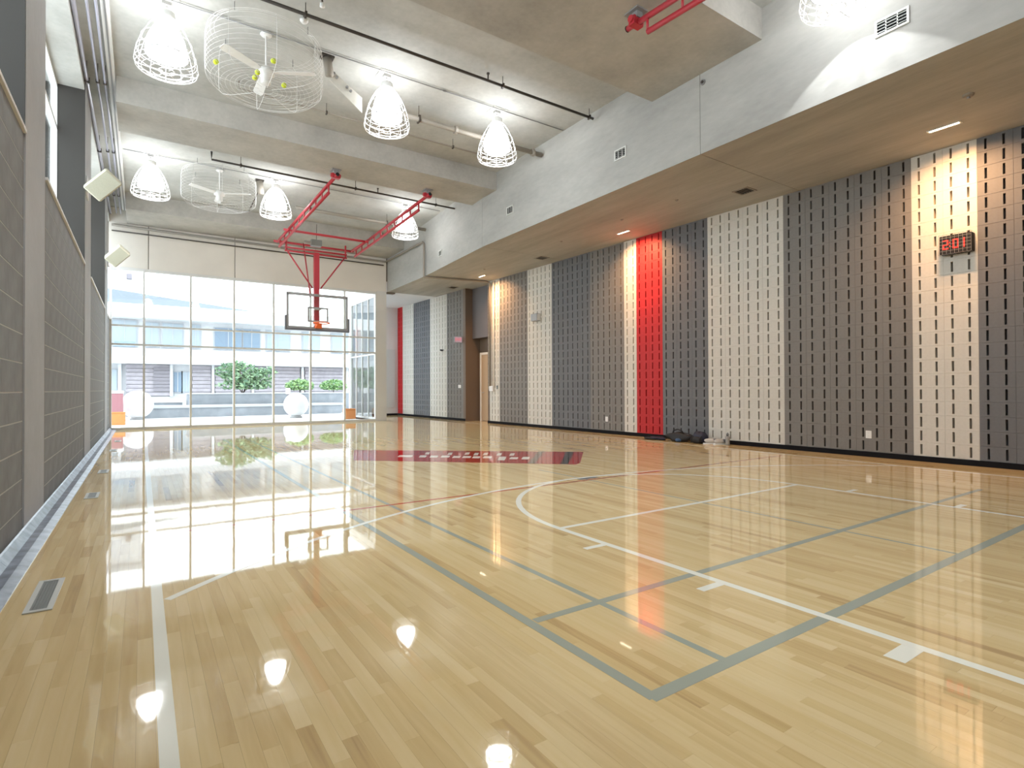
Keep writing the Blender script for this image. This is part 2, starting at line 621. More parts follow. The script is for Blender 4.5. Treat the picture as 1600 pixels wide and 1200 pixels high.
# ------------------------------------------------------------------ ceiling, beams, soffit
mb = MB()
mb.box(-1.5, 7.9, YB - .2, YW + .3, ZC, ZC + .3)
ceil = mb.build('ceiling', M['conc'])
tag(ceil, 'cast concrete ceiling slab above the court', kind='structure')
for y0, y1, lb in ((4.50, 6.55, 'deep concrete beam carrying the nearer red hoop frame'),
                   (11.65, 12.97, 'concrete beam between the two rows of caged lamps'),
                   (18.40, YW + .25, 'concrete beam above the beige panels of the window wall')):
    mb = MB()
    mb.box(-.38, 7.75 if y0 < 15 else 8.1, y0, y1, ZB, ZC)
    o = mb.build('beam', M['conc_beam'], ceil)
    o['label'] = lb
# soffit: dropped concrete box along the right wall, cast in lengths with narrow joints between them
edge = [(7.36, YB - .2), (7.36, 5.56), (7.385, 12.35), (7.72, 16.6), (7.78, YW), (7.60, YW + .02), (7.60, Y_END + .2)]


def edge_x(y):
    for (xa, ya), (xb, yb) in zip(edge, edge[1:]):
        if ya <= y <= yb:
            return xa + (xb - xa) * (y - ya) / (yb - ya)
    return edge[-1][0]


for ya, yb, top in ((YB - .2, 5.556, ZC + .3), (5.564, 12.346, ZC + .3), (12.354, YW, ZC + .3), (YW, Y_END + .2, ZS + .4)):
    ys = sorted({ya, yb} | {e[1] for e in edge if ya < e[1] < yb})
    mb = MB()
    x_at = (lambda y: edge_x(y)) if top > ZS + 1 else (lambda y: 7.60)
    mb.prism([(x_at(y), y) for y in ys] + [(10.95, ys[-1]), (10.95, ys[0])], ZS, top)
    mb.build('soffit_length', M['conc_soffit'] if top > ZS + 1 else M['white_wall'], ceil)
mb = MB()
mb.box(7.95, 10.9, YB, YW, ZS + .02, ZS + .3)
mb.build('soffit_core', M['conc_beam'], ceil)

# ------------------------------------------------------------------ right wall: slotted painted blocks
th = math.atan(WK)
mb = MB()
mb.box(0.12, 0.40, YB - .3, 16.32, 0, ZS + .1)
mb.box(0.12, 0.40, 17.84, Y_END + .3, 0, ZS + .1)
wr = mb.build('wall_right', M['dkgrey'])
wr.location = (WA, 0, 0)
wr.rotation_euler = (0, 0, th)
tag(wr, 'wall of slotted acoustic blocks painted in grey, pale and red vertical bands', kind='structure')

ZB0 = 0.085                   # blocks start above the baseboard
COURSE = (ZS - ZB0) / 22


def slot_block(cells, cw, h):
    """block `cells` wide with one tall slot in the middle of each cell; front face at x=0 looking to -x"""
    mb = MB()
    w = cells * cw
    ch, sd, sw = 0.004, 0.10, 0.030
    us = [ch]
    for i in range(cells):
        c = (i + .5) * cw
        us += [c - sw / 2, c + sw / 2]
    us += [w - ch]
    zs = [ch, h * .14, h * .86, h - ch]
    idx = {}
    vs, fs = [], []

    def P(x, u, z):
        k = (round(x, 5), round(u, 5), round(z, 5))
        if k not in idx:
            idx[k] = len(vs)
            vs.append((x, u, z))
        return idx[k]
    for i in range(len(us) - 1):
        for j in range(3):
            a, b, c, d = us[i], us[i + 1], zs[j], zs[j + 1]
            if i % 2 == 1 and j == 1:
                fs.append([P(0, a, c), P(0, a, d), P(sd, a, d), P(sd, a, c)][::-1])
                fs.append([P(0, b, c), P(0, b, d), P(sd, b, d), P(sd, b, c)])
                fs.append([P(0, a, c), P(0, b, c), P(sd, b, c), P(sd, a, c)][::-1])
                fs.append([P(0, a, d), P(0, b, d), P(sd, b, d), P(sd, a, d)])
                fs.append([P(sd, a, c), P(sd, b, c), P(sd, b, d), P(sd, a, d)][::-1])
            else:
                fs.append([P(0, a, c), P(0, b, c), P(0, b, d), P(0, a, d)][::-1])
    o = [(0, 0), (w, 0), (w, h), (0, h)]
    inn = [(us[0], zs[0]), (us[-1], zs[0]), (us[-1], zs[-1]), (us[0], zs[-1])]
    for i in range(4):
        j = (i + 1) % 4
        fs.append([P(0, *inn[i]), P(0, *inn[j]), P(ch, *o[j]), P(ch, *o[i])])
        fs.append([P(ch, *o[i]), P(ch, *o[j]), P(.12, *o[j]), P(.12, *o[i])])
    mb.add(vs, fs)
    return mb


stripes = [(-4.6, -2.9, 'LB', 8), (-2.9, -1.22, 'TG', 8), (-1.22, -.38, 'LB', 4), (-.38, 2.93, 'DG', 16),
           (2.93, 3.77, 'LB', 4), (3.77, 5.88, 'TG', 10), (5.88, 7.56, 'LB', 8), (7.56, 8.79, 'DG', 6), (8.79, 9.59, 'RD', 4), (9.59, 10.0, 'LB', 2),
           (10.0, 11.23, 'TG', 6), (11.23, 12.86, 'DG', 8), (12.86, 14.04, 'LB', 6), (14.04, 15.61, 'TG', 8), (15.61, 16.32, 'LB', 4),
           (17.84, 19.25, 'TG', 6), (19.25, 20.66, 'LB', 6), (20.66, 22.22, 'DG', 8), (22.22, 23.34, 'LB', 6), (23.34, 23.88, 'RD', 2)]
blocks = []
for y0, y1, mk, n in stripes:
    cw = (y1 - y0) / n
    for c in range(0, n, 2):
        for r in range(22):
            u = y0 + c * cw
            z = ZB0 + r * COURSE
            p = project(wall_x(u + cw), u + cw, z + COURSE / 2)
            a = 0
            if p and -30 < p[0] < 1630 and 0 < p[1] < 1200:
                a = 1 / p[2]
            blocks.append((a, u, z, mk, cw))
blocks.sort(reverse=True)
cache = {}
for a, u, z, mk, cw in blocks[:300]:
    k = (mk, round(cw, 5))
    if k not in cache:
        cache[k] = slot_block(2, cw, COURSE).mesh('block', M[mk])
    place('block', cache[k], wr, (0, u, z))
order = ['LB', 'TG', 'DG', 'RD']
mb = MB()
src = {}
for a, u, z, mk, cw in blocks[300:]:
    k = round(cw, 5)
    if k not in src:
        src[k] = slot_block(2, cw, COURSE)
    s = src[k]
    mb.add([(x, yy + u, zz + z) for x, yy, zz in s.v], s.f, order.index(mk))
tag(mb.build('far_blocks', [M[k] for k in order], wr), kind='stuff')

# door recess
mb = MB(); mb.box(-0.005, 1.0, 17.82, 17.98, 0, ZS); mb.build('recess_jamb', M['brown'], wr)
mb = MB(); mb.box(0.0, 1.0, 16.20, 16.32, 0, ZS); mb.build('recess_jamb', M['brown'], wr)
mb = MB(); mb.box(0.30, 1.0, 16.32, 17.82, 3.05, ZS); mb.build('recess_bulkhead', M['dkgrey'], wr)
mb = MB(); mb.box(0.62, 1.0, 16.32, 17.82, 0, 3.05); mb.build('recess_back', M['brown'], wr)
d1 = thing('door_1', 'tan door with steel lever set back in the brown wall recess', None)
d1['kind'] = 'structure'
d1.location = (WA, 0, 0); d1.rotation_euler = (0, 0, th)
mb = MB(); mb.box(0.57, 0.615, 16.72, 17.62, 0.01, 2.45); mb.build('door_leaf', M['door_tan'], d1)
mb = MB()
mb.box(0.54, 0.618, 16.64, 16.72, 0, 2.53); mb.box(0.54, 0.618, 17.62, 17.70, 0, 2.53); mb.box(0.54, 0.618, 16.72, 17.62, 2.45, 2.53)
mb.build('door_frame', M['bulk'], d1)
mb = MB(); mb.cyl((0.57, 17.5, 1.05), (0.50, 17.5, 1.05), .015); mb.cyl((0.505, 17.51, 1.05), (0.505, 17.37, 1.05), .012); mb.build('lever', M['steel'], d1)

# baseboards
for nm, a, b in (('baseboard_right', YB, 16.32), ('baseboard_recess', 17.84, Y_END)):
    mb = MB()
    mb.box(-0.018, 0.11, a, b, 0.0, ZB0)
    o = mb.build(nm, M['black'])
    o.location = (WA, 0, 0); o.rotation_euler = (0, 0, th)
    tag(o, 'black rubber baseboard under the slotted block wall' if a < 0 else 'black rubber baseboard beyond the door recess', kind='structure')

# ------------------------------------------------------------------ end wall of the glazed bay, back wall
mb = MB(); mb.box(7.55, 10.4, Y_END, Y_END + .2, 0, ZS + .05)
o = tag(mb.build('wall_far', M['white_wall']), 'white end wall beyond the window pillar', kind='structure')
mb = MB(); mb.box(7.65, wall_x(Y_END) + .05, Y_END - .018, Y_END, 0, ZB0)
tag(mb.build('baseboard_far', M['black']), 'black baseboard on the white end wall', kind='structure')
mb = MB(); mb.box(8.55, 9.62, Y_END - .03, Y_END, .35, 3.0); mb.build('wall_panel', M['frost'], o)
mb = MB(); mb.box(-1.4, 10.9, YB - .2, YB, 0, ZC)
tag(mb.build('wall_back', M['LB']), 'pale wall behind the court', kind='structure')

# ------------------------------------------------------------------ left wall: blocks, pilasters, ledge, clerestory windows
ZL = 3.30
cols = [(-0.1, 1.0), (5.90, 6.98), (11.52, 12.75), (17.45, 18.70)]
mb = MB()
mb.box(XL - .35, XL - .0015, YB, YW, -.1, ZL - .03)
wl = mb.build('wall_left', M['mortar'])
tag(wl, 'grey concrete block wall with pale mortar joints below the high windows', kind='structure')
segs = [(YB, -0.1), (1.1, 5.90), (7.10, 11.52), (12.87, 17.45), (18.80, YW)]
NC = 14
CH = (ZL - .03) / NC
lb = []
for a, b in segs:
    for r in range(NC):
        L = 0.47
        y = a - (0.235 if r % 2 else 0)
        while y < b - .02:
            y0, y1 = max(a, y), min(b, y + L)
            if y1 - y0 > .04:
                p = project(XL, (y0 + y1) / 2, (r + .5) * CH)
                ar = 0
                if p and -20 < p[0] < 1600 and -20 < p[1] < 1220:
                    ar = (y1 - y0) / p[2] ** 2
                lb.append((ar, y0, y1, r))
            y += L
lb.sort(reverse=True)
g = 0.005
cache = {}
for ar, y0, y1, r in lb[:300]:
    k = round(y1 - y0, 3)
    if k not in cache:
        cache[k] = MB().cbox(-.05, 0, .001, (y1 - y0) - .001, g, CH - g, .0008).mesh('block', M['block'])
    place('block', cache[k], wl, (XL, y0, r * CH))
mb = MB()
for ar, y0, y1, r in lb[300:]:
    mb.box(XL - .05, XL, y0 + .001, y1 - .001, r * CH + g, (r + 1) * CH - g)
tag(mb.build('far_blocks', M['block'], wl), kind='stuff')
for a, b in cols:
    mb = MB(); mb.box(XL - .55, XL + .012, a, b, 0, ZC); mb.build('column', M['conc_col'], wl)
    mb = MB(); mb.box(XL - .54, XL + .008, a - .02, a, ZL, ZC); mb.build('shade_sheet', M['col_shade'], wl)  # dark sheet standing in for shade on the face turned from the glazing
    mb = MB(); mb.box(XL - .06, XL + .001, b, b + .12, .0, ZL - .03); mb.build('movement_joint', M['bulk_joint'], wl)
for a, b in segs:
    mb = MB(); mb.box(XL - .55, XL + .02, a, b, ZL - .03, ZL); mb.build('ledge', M['ledge'], wl)
    mb = MB(); mb.box(XL - .55, XL, a, b, ZB, ZC); mb.build('upper_spandrel', M['conc'], wl)
for i, (a, b) in enumerate([(1.0, 5.90), (6.98, 11.52), (12.75, 17.45), (18.70, YW)]):
    w = thing('window_%d' % (i + 2), 'high strip window above the left block wall', None)
    w['kind'] = 'structure'
    w['label'] = ['high window above the block wall, before the first column', 'high window above the block wall, between the first and second columns',
                  'high window above the block wall, between the second and third columns', 'narrow high window beside the big glazed wall'][i]
    X0 = XL - .40
    mb = MB()
    mb.box(X0 - .03, X0 + .05, a, b, ZL, ZL + .06); mb.box(X0 - .03, X0 + .05, a, b, ZB - .06, ZB); mb.box(X0 - .03, X0 + .05, a, b, 5.42, 5.48)
    n = max(1, round((b - a) / 1.5))
    for k in range(n + 1):
        y = a + (b - a) * k / n
        mb.box(X0 - .03, X0 + .05, max(a, y - .03), min(b, y + .03), ZL + .06, ZB - .06)
    mb.build('window_frame', M['white_metal'], w)
    for k in range(n):
        ya, yb = a + (b - a) * k / n + .03, a + (b - a) * (k + 1) / n - .03
        if yb <= ya: continue
        for z0, z1 in ((ZL + .06, 5.42), (5.48, ZB - .06)):
            mb = MB(); mb.box(X0 - .006, X0 + .006, ya, yb, z0, z1); mb.build('pane', M['glass'], w)
mb = MB()
mb.box(XL - .75, XL - .55, YB, YW, 0, ZL - .03); mb.box(XL - .75, XL - .55, YB, YW, ZB, ZC)
mb.build('outer_skin', M['conc'], wl)
# plastic base strip in lengths
bl = thing('baseboard_left', 'blue-grey plastic base strip lying along the foot of the block wall', None)
bl['kind'] = 'structure'
y = 1.2
while y < YW - .05:
    y1 = min(y + 1.22, YW)
    mb = MB()
    x = XL + .012
    pf = [(x, .0), (x + .165, .0), (x + .165, .008), (x + .11, .022), (x + .055, .024), (x + .012, .075), (x, .08)]
    n = len(pf)
    ya, yb = y + .002, y1 - .002
    mb.add([(px, ya, pz) for px, pz in pf] + [(px, yb, pz) for px, pz in pf],
           [list(range(n)), list(range(n, 2 * n))[::-1]] + [(i, n + i, n + (i + 1) % n, (i + 1) % n) for i in range(n)])
    mb.build('strip_length', M['mat'], bl)
    y = y1

# ------------------------------------------------------------------ glazed wall
w1 = thing('window_1', 'tall glazed wall of grey mullions looking onto a courtyard', None)
w1['kind'] = 'structure'
MX = [-0.80, 0.05, 1.28, 2.51, 3.72, 4.94, 6.14, 7.32]
ZT = [0.07, 2.57, 3.13, 4.80]
mw_ = 0.055
for i, x in enumerate(MX):
    mb = MB()
    xa = x if i == 0 else x - mw_ / 2
    mb.box(xa, xa + mw_, YW - .05, YW + .10, 0, 4.86)
    mb.build('mullion', M['alu'], w1)
mb = MB(); mb.box(7.348, 7.72, YW - .06, YW + .22, 0, ZS); mb.build('pillar', M['alu'], w1)
for i in range(7):
    xa = MX[i] + (mw_ if i == 0 else mw_ / 2)
    xb = MX[i + 1] - mw_ / 2
    for z, h in ((0.0, .07), (2.53, .05), (3.09, .05), (4.78, .08)):
        mb = MB(); mb.box(xa, xb, YW - .045, YW + .09, z, z + h); mb.build('transom', M['alu'], w1)
    for z0, z1 in ((.07, 2.53), (2.58, 3.09), (3.14, 4.78)):
        mb = MB(); mb.box(xa, xb, YW + .02, YW + .032, z0, z1); mb.build('pane', M['glass'], w1)
# bulkhead of beige panels above the glass
mb = MB(); mb.box(XL - .4, 8.1, YW + .01, YW + .25, 4.86, ZB + .02)
mb.box(XL - .4, -.38, YW + .01, YW + .25, ZB + .02, ZC + .02)
wf = tag(mb.build('wall_front', M['bulk_joint']), 'beige panelled bulkhead above the glazed wall', kind='structure')
for a, b in ((XL - .02, .15), (.17, 2.52), (2.54, 5.1), (5.12, 7.72)):
    mb = MB(); mb.cbox(a, b, YW - .04, YW + .02, 4.86, ZB, .004); mb.build('panel', M['bulk'], wf)
mb = MB(); mb.cbox(XL - .02, -.385, YW - .04, YW + .02, ZB + .004, ZC - .003, .004); mb.build('panel', M['bulk'], wf)
# side glazing of the bay beyond the pillar
w6 = thing('window_6', 'side glazing of the bay beyond the window pillar', None)
w6['kind'] = 'structure'
GX = 7.62
gy = [YW + .22, 21.0, 21.75, 22.5, 23.25, Y_END]
for k, y in enumerate(gy):
    mb = MB(); mb.box(GX - .03, GX + .03, y - .02, y + .02, 0, ZS); mb.build('mullion', M['alu'], w6)
for k in range(5):
    for z, h in ((0, .08), (2.55, .05), (ZS - .08, .08)):
        mb = MB(); mb.box(GX - .025, GX + .025, gy[k] + .02, gy[k + 1] - .02, z, z + h); mb.build('transom', M['alu'], w6)
    for z0, z1 in ((.08, 2.55), (2.60, ZS - .08)):
        mb = MB(); mb.box(GX - .005, GX + .005, gy[k] + .02, gy[k + 1] - .02, z0, z1); mb.build('pane', M['coated'], w6)

# ------------------------------------------------------------------ high-bay lamps
def lathe_mesh(prof, n, name, mat):
    return MB().lathe(prof, n).mesh(name, mat, True)


SHADE = [(.085, -.30), (.105, -.31), (.142, -.36), (.182, -.44), (.214, -.52), (.238, -.60), (.254, -.68), (.262, -.76)]
shade_me = lathe_mesh(SHADE + [(.256, -.76), (.248, -.68), (.232, -.60), (.208, -.52), (.176, -.44), (.136, -.36), (.099, -.318), (.085, -.31)], 28, 'refractor', M['lamp_glow'])
mb = MB()
mb.ring((0, 0, -.62), .246, .006, 28)
mb.ring((0, 0, -.765), .264, .008, 28)
band_me = mb.mesh('shade_band', M['grey_metal'], True)
mb = MB()
mb.lathe([(.0, -.13), (.075, -.13), (.10, -.15), (.105, -.26), (.09, -.30), (.0, -.30)], 18)
house_me = mb.mesh('ballast_housing', M['white_metal'], True)
mb = MB()
mb.box(-.15, .15, -.15, .15, -.012, 0)
plate_me = mb.mesh('mounting_plate', M['grille_frame'])
mb = MB()
mb.box(-.06, .06, -.045, .045, -.06, -.012)
mb.cyl((0, 0, -.06), (0, 0, -.13), .018)
box_me = mb.mesh('junction_box', M['grey_metal'])
cage_prof = [(.13, -.27), (.19, -.34), (.25, -.44), (.305, -.56), (.345, -.68), (.372, -.80), (.385, -.90), (.372, -.955), (.30, -.975), (.20, -.985), (.05, -.985)]
mb = MB()
for i in range(12):
    t = 2 * math.pi * i / 12
    mb.tube([(r * math.cos(t), r * math.sin(t), z) for r, z in (cage_prof if i % 2 == 0 else cage_prof[:9])], .0045, 4)
for r, z in ((.13, -.27), (.305, -.56), (.36, -.74), (.375, -.82), (.385, -.90), (.372, -.955), (.30, -.975), (.20, -.985), (.10, -.985)):
    mb.ring((0, 0, z), r, .005, 28, 4)
cage_me = mb.mesh('wire_guard', M['white_metal'])
spot_d = bpy.data.lights.new('lamp_bulb', 'SPOT')
spot_d.energy = LAMP_SPOT
spot_d.color = (0.97, 0.985, 1.0)
spot_d.spot_size = math.radians(94)
spot_d.spot_blend = 0.12
spot_d.shadow_soft_size = 0.05
M['up_glow'] = emit('lamp_vent_glow', (1.0, 0.985, 0.95), 16.0)
vent_me = MB().lathe([(.045, -.127), (.072, -.127), (.098, -.146)], 18).mesh('glowing_vent', M['up_glow'], True)

lamps = [(.28, 9.05, 'caged white lamp beside the block wall, hung before the middle concrete beam', 1),
         (3.50, 9.05, 'caged white lamp beside the sloping ceiling plate, right of the caged fan', 1),
         (5.75, 9.05, 'caged white lamp close to the concrete fascia, before the middle concrete beam', 1),
         (.16, 15.15, 'caged white lamp near the block wall, hung beyond the middle concrete beam', 1),
         (2.86, 15.15, 'caged white lamp just outside the red hoop frame arm, beyond the middle beam', 1),
         (6.42, 15.15, 'caged white lamp behind the red hoop frame arm, near the concrete fascia', 1),
         (6.75, 3.20, 'caged lamp hanging by the fascia grille, only the foot of its guard showing', 1),
         (2.60, 3.20, 'unseen caged lamp added to light the near end of the court', 1),  # this lamp and the next are unseen, added for light from behind the camera
         (.28, 3.20, 'unseen caged lamp added to light the near end of the sideline', 1)]
for x, y, lbl, vis in lamps:
    t = thing('high_bay_lamp', lbl, 'ceiling lamp', (x, y, ZC), 0, 'caged high-bay lamps')
    for nm, me in (('refractor', shade_me), ('shade_band', band_me), ('ballast_housing', house_me), ('mounting_plate', plate_me), ('junction_box', box_me), ('glowing_vent', vent_me), ('wire_guard', cage_me)):
        place(nm, me, t)
    o = bpy.data.objects.new('lamp_bulb', spot_d); C.objects.link(o); o.parent = t; o.location = (0, 0, -.51)

# ------------------------------------------------------------------ warm wall washers and other fittings in the soffit
wash_d = bpy.data.lights.new('washer_light', 'AREA')
wash_d.shape = 'RECTANGLE'
wash_d.size, wash_d.size_y = 0.05, 0.34
wash_d.energy = WASH
wash_d.color = (1.0, 0.54, 0.25)
wash_d.spread = math.radians(125)
for y, lbl in ((-3.2, 'recessed warm wall washer over the near end of the block wall'), (3.05, 'recessed warm wall washer above the red digital clock'),
               (9.36, 'recessed warm wall washer above the red wall band'), (15.55, 'recessed warm wall washer beside the door recess')):
    t = thing('wall_washer', lbl, 'ceiling lamp', (9.50 if y < 15 else 9.28, y, ZS), 0, 'warm wall washers in the soffit')
    mb = MB()
    mb.box(-.045, -.03, -.20, .20, -.012, .0); mb.box(.03, .045, -.20, .20, -.012, 0)
    mb.box(-.03, .03, -.20, -.18, -.012, 0); mb.box(-.03, .03, .18, .20, -.012, 0)
    mb.build('trim_ring', M['grille_frame'], t)
    mb = MB(); mb.cyl((0, -.175, -.004), (0, .175, -.004), .013, 8); mb.build('tube_lamp', M['wash_glow'], t, True)
    o = bpy.data.objects.new('washer_light', wash_d); C.objects.link(o); o.parent = t
    o.location = (.0, 0, -.022)
    o.rotation_euler = (0, math.radians(-24), 0)
for y, lbl in ((6.14, 'square dark ceiling diffuser above the pale wall band'), (12.48, 'square dark ceiling diffuser above the slate wall band'),
               (17.88, 'square dark ceiling diffuser beyond the door recess')):
    t = thing('air_diffuser', lbl, 'air vent', (9.42, y, ZS), 0, 'square air diffusers in the soffit')
    mb = MB()
    for a, b, c, d in ((-.16, .16, -.16, -.13), (-.16, .16, .13, .16), (-.16, -.13, -.13, .13), (.13, .16, -.13, .13)):
        mb.box(a, b, c, d, -.012, 0)
    mb.build('frame', M['tan_pipe'], t)
    for k in range(5):
        yy = -.1 + .05 * k
        mb = MB(); mb.bar((-.13, yy, -.008), (.13, yy, -.008), .024, .004); mb.build('louvre', M['dark_metal'], t)
    mb = MB(); mb.box(-.13, .13, -.13, .13, -.003, -.001); mb.build('dark_throat', M['black'], t)
for x, y, lbl in ((8.71, 2.54, 'round smoke detector in the soffit nearest the warm washer over the clock'), (8.75, 7.17, 'small sprinkler rose in the soffit above the pale band'),
                  (8.76, 8.67, 'small sprinkler rose in the soffit facing the red band'), (8.77, 10.8, 'small sprinkler rose in the soffit facing the slate band'),
                  (8.80, 14.6, 'small sprinkler rose in the soffit near the door recess')):
    t = thing('sprinkler_rose' if y > 3 else 'smoke_detector', lbl, 'sprinkler' if y > 3 else 'detector', (x, y, ZS), 0, 'sprinkler roses in the soffit' if y > 3 else None)
    s = 1.0 if y < 3 else .55
    mb = MB(); mb.lathe([(0, -.03 * s), (.045 * s, -.03 * s), (.06 * s, -.018 * s), (.065 * s, 0)], 16); mb.build('cover', M['tan_pipe'], t, True)
    mb = MB(); mb.cyl((0, 0, -.03 * s), (0, 0, -.055 * s), .02 * s, 8); mb.build('sensor_cap', M['grey_metal'], t)
# grilles in the fascia
for y, z, w, h, lbl in ((2.86, 5.50, .36, .20, 'rectangular air grille in the fascia above the lit arc'), (7.32, 5.54, .30, .20, 'rectangular air grille in the fascia just past the near beam'),
                        (11.03, 5.50, .28, .20, 'rectangular air grille in the fascia just before the middle beam'), (15.25, 5.36, .26, .19, 'small air grille in the fascia near the corner pipe')):
    t = thing('fascia_grille', lbl, 'air vent', (edge_x(y), y, z), 0, 'air grilles along the fascia')
    if y > 12.4: t.rotation_euler = (0, 0, -math.atan2(.335, 4.25))
    mb = MB()
    w2, h2 = w / 2, h / 2
    mb.box(-.016, 0, -w2, w2, h2 - .025, h2); mb.box(-.016, 0, -w2, w2, -h2, -h2 + .025)
    mb.box(-.016, 0, -w2, -w2 + .025, -h2 + .025, h2 - .025); mb.box(-.016, 0, w2 - .025, w2, -h2 + .025, h2 - .025)
    mb.build('frame', M['grille_frame'], t)
    mb = MB(); mb.box(-.003, -.001, -w2 + .025, w2 - .025, -h2 + .025, h2 - .025); mb.build('dark_throat', M['black'], t)
    for k in range(4):
        zz = -h2 + .045 + k * (h - .09) / 3
        mb = MB(); mb.bar((-.009, -w2 + .025, zz), (-.009, w2 - .025, zz), .012, .010); mb.build('louvre', M['grille'], t)
    for k in (1, 2):
        yy = -w2 + k * w / 3
        mb = MB(); mb.box(-.015, -.003, yy - .006, yy + .006, -h2 + .025, h2 - .025); mb.build('divider', M['grille_frame'], t)
t = thing('anchor_plug', 'small dark round anchor plug high on the concrete fascia', 'wall plug', (7.36, 5.50, 6.02))
mb = MB(); mb.cyl((0, 0, 0), (-.02, 0, 0), .045, 12); mb.build('plug_ring', M['grey_metal'], t)
mb = MB(); mb.cyl((-.02, 0, 0), (-.03, 0, 0), .025, 10); mb.build('plug_core', M['dark_metal'], t)


# ------------------------------------------------------------------ hoops on red folding frames
def ladder(root, p0, p1, gap, n, name, f0=.12):
    """two tubes one above the other with rungs: one arm of the frame"""
    p0, p1 = Vector(p0), Vector(p1)
    dz = Vector((0, 0, -gap))
    arm = MB().tube([p0, p1], .038, 8).build(name, M['red_steel'], root, True)
    q0 = p0.lerp(p1, f0) + dz
    MB().tube([q0, p1 + dz], .036, 8).build('lower_tube', M['red_steel'], arm, True)
    for k in range(n):
        f = f0 + (.98 - f0) * k / (n - 1)
        a = p0.lerp(p1, f)
        MB().tube([a, a + dz], .018, 6).build('rung', M['red_steel'], arm, True)
    MB().cyl(p0 + (p0 - p1).normalized() * .012, p0, .042, 10).build('end_cap', M['blackcloth'], arm)
    return arm


def hoop(label, loc, rz, L, net, xa=-.72, xb=1.56):
    """root at mid-court side of the frame on the beam's underside; board at local y = L; arms at local x = xa, xb"""
    t = thing('basketball_hoop', label, 'basketball hoop', loc, rz)
    for x in (xa, xb):
        mb = MB()
        mb.box(x - .10, x + .10, -.12, .12, -.02, 0)
        mb.box(x - .05, x + .05, -.07, .07, -.10, -.02)
        pb = mb.build('pivot_bracket', M['grey_metal'], t)
        mb = MB(); mb.box(x - .085, x + .085, -.05, .05, -.19, -.08); mb.cyl((x - .11, 0, -.12), (x + .11, 0, -.12), .045, 10)
        mb.build('clamp', M['red_steel'], pb)
        ladder(t, (x, -.15, -.14), (x - .26, L + .55, -.52), .20, 10 if L < 5 else 14, 'frame_arm', .12 if L < 5 else .045)
    za = -.52
    for yy in (L - .65, L + .75):
        MB().tube([(-1.10, yy, za), (1.32, yy, za)], .034, 8).build('cross_tube', M['red_steel'], t, True)
    for x in (-.98, 1.24):
        MB().tube([(x, L - .75, za), (x, L + .85, za)], .03, 8).build('side_tube', M['red_steel'], t, True)
    yb = L + .18
    for z in (-.80, -.90):
        MB().tube([(-.90, yb, z), (.92, yb, z)], .028, 8).build('mast_beam', M['red_steel'], t, True)
    for x in (-.86, .88):
        MB().tube([(x, yb, za), (x, yb, -.92)], .026, 8).build('drop_tube', M['red_steel'], t, True)
    # winch above the mast
    wn = MB().box(-.16, .14, yb - .10, yb + .10, -.66, -.48).build('winch_motor', M['grille'], t)
    MB().cyl((-.16, yb, -.57), (-.34, yb, -.57), .05, 10).build('drum', M['steel'], wn)
    MB().tube([(0, yb, -.48), (0, yb - .05, 0)], .008, 5).build('lift_cable', M['dark_metal'], t)
    # mast
    zc = -2.66   # board centre
    MB().box(-.075, .075, yb - .06, yb + .06, zc - .50, -.86).build('mast', M['red_steel'], t)
    for sx, x in ((-1, -.82), (1, .84)):
        MB().tube([(x, yb, -.92), (sx * .12, yb, -1.93)], .022, 6).build('diagonal_brace', M['red_steel'], t, True)
    MB().tube([(-.12, yb, -1.93), (.12, yb, -1.93)], .016, 6).build('brace_collar', M['steel'], t)
    MB().tube([(-.28, L + .60, za), (-.16, yb + .05, -2.2)], .020, 6).build('rear_strut', M['red_steel'], t, True)
    # backboard
    W2, H2 = .89, .525
    bb = MB().box(-W2 + .03, W2 - .03, L - .012, L + .006, zc - H2 + .03, zc + H2 - .03).build('backboard', M['board_glass'], t)
    mb = MB()
    mb.box(-W2, W2, L - .03, L + .04, zc + H2 - .075, zc + H2); mb.box(-W2, W2, L - .03, L + .04, zc - H2, zc - H2 + .06)
    mb.box(-W2, -W2 + .055, L - .03, L + .04, zc - H2 + .05, zc + H2 - .05); mb.box(W2 - .055, W2, L - .03, L + .04, zc - H2 + .05, zc + H2 - .05)
    mb.build('board_frame', M['grey_metal'], bb)
    mb = MB()
    mb.box(-W2 - .045, W2 + .045, L - .045, L + .05, zc - H2 - .055, zc - H2)
    for sx in (-1, 1):
        mb.box(min(sx * W2, sx * (W2 + .045)), max(sx * W2, sx * (W2 + .045)), L - .045, L + .05, zc - H2, zc - H2 + .36)
    mb.build('edge_pad', M['pad'], bb)
    mb = MB()
    zq = zc - .18
    for a, b, c, d in ((-.30, .30, .40, .45), (-.30, .30, 0, .05), (-.30, -.25, .05, .40), (.25, .30, .05, .40)):
        mb.box(a, b, L - .016, L - .0125, zq - .14 + c, zq - .14 + d)
    mb.build('target_square', M['grey_metal'], bb)
    mb = MB()
    mb.box(-.10, .10, L + .006, yb - .06, zc + .06, zc + .11); mb.box(-.10, .10, L + .006, yb - .06, zc - .42, zc - .37)
    mb.build('board_mount', M['grille_frame'], t)
    # rim
    zr = zc - H2 + .15
    rim = MB().ring((0, L - .38, zr), .228, .016, 32, 6).build('rim', M['orange'], t, True)
    mb = MB()
    mb.box(-.10, .10, L - .06, L - .014, zr - .13, zr + .03)
    mb.add([(-.10, L - .06, zr + .005), (.10, L - .06, zr + .005), (.05, L - .16, zr + .005), (-.05, L - .16, zr + .005),
            (-.08, L - .06, zr - .12), (.08, L - .06, zr - .12), (.04, L - .155, zr - .02), (-.04, L - .155, zr - .02)],
           [(0, 1, 2, 3), (7, 6, 5, 4), (0, 4, 5, 1), (1, 5, 6, 2), (2, 6, 7, 3), (3, 7, 4, 0)])
    mb.build('rim_bracket', M['orange'], rim)
    return t


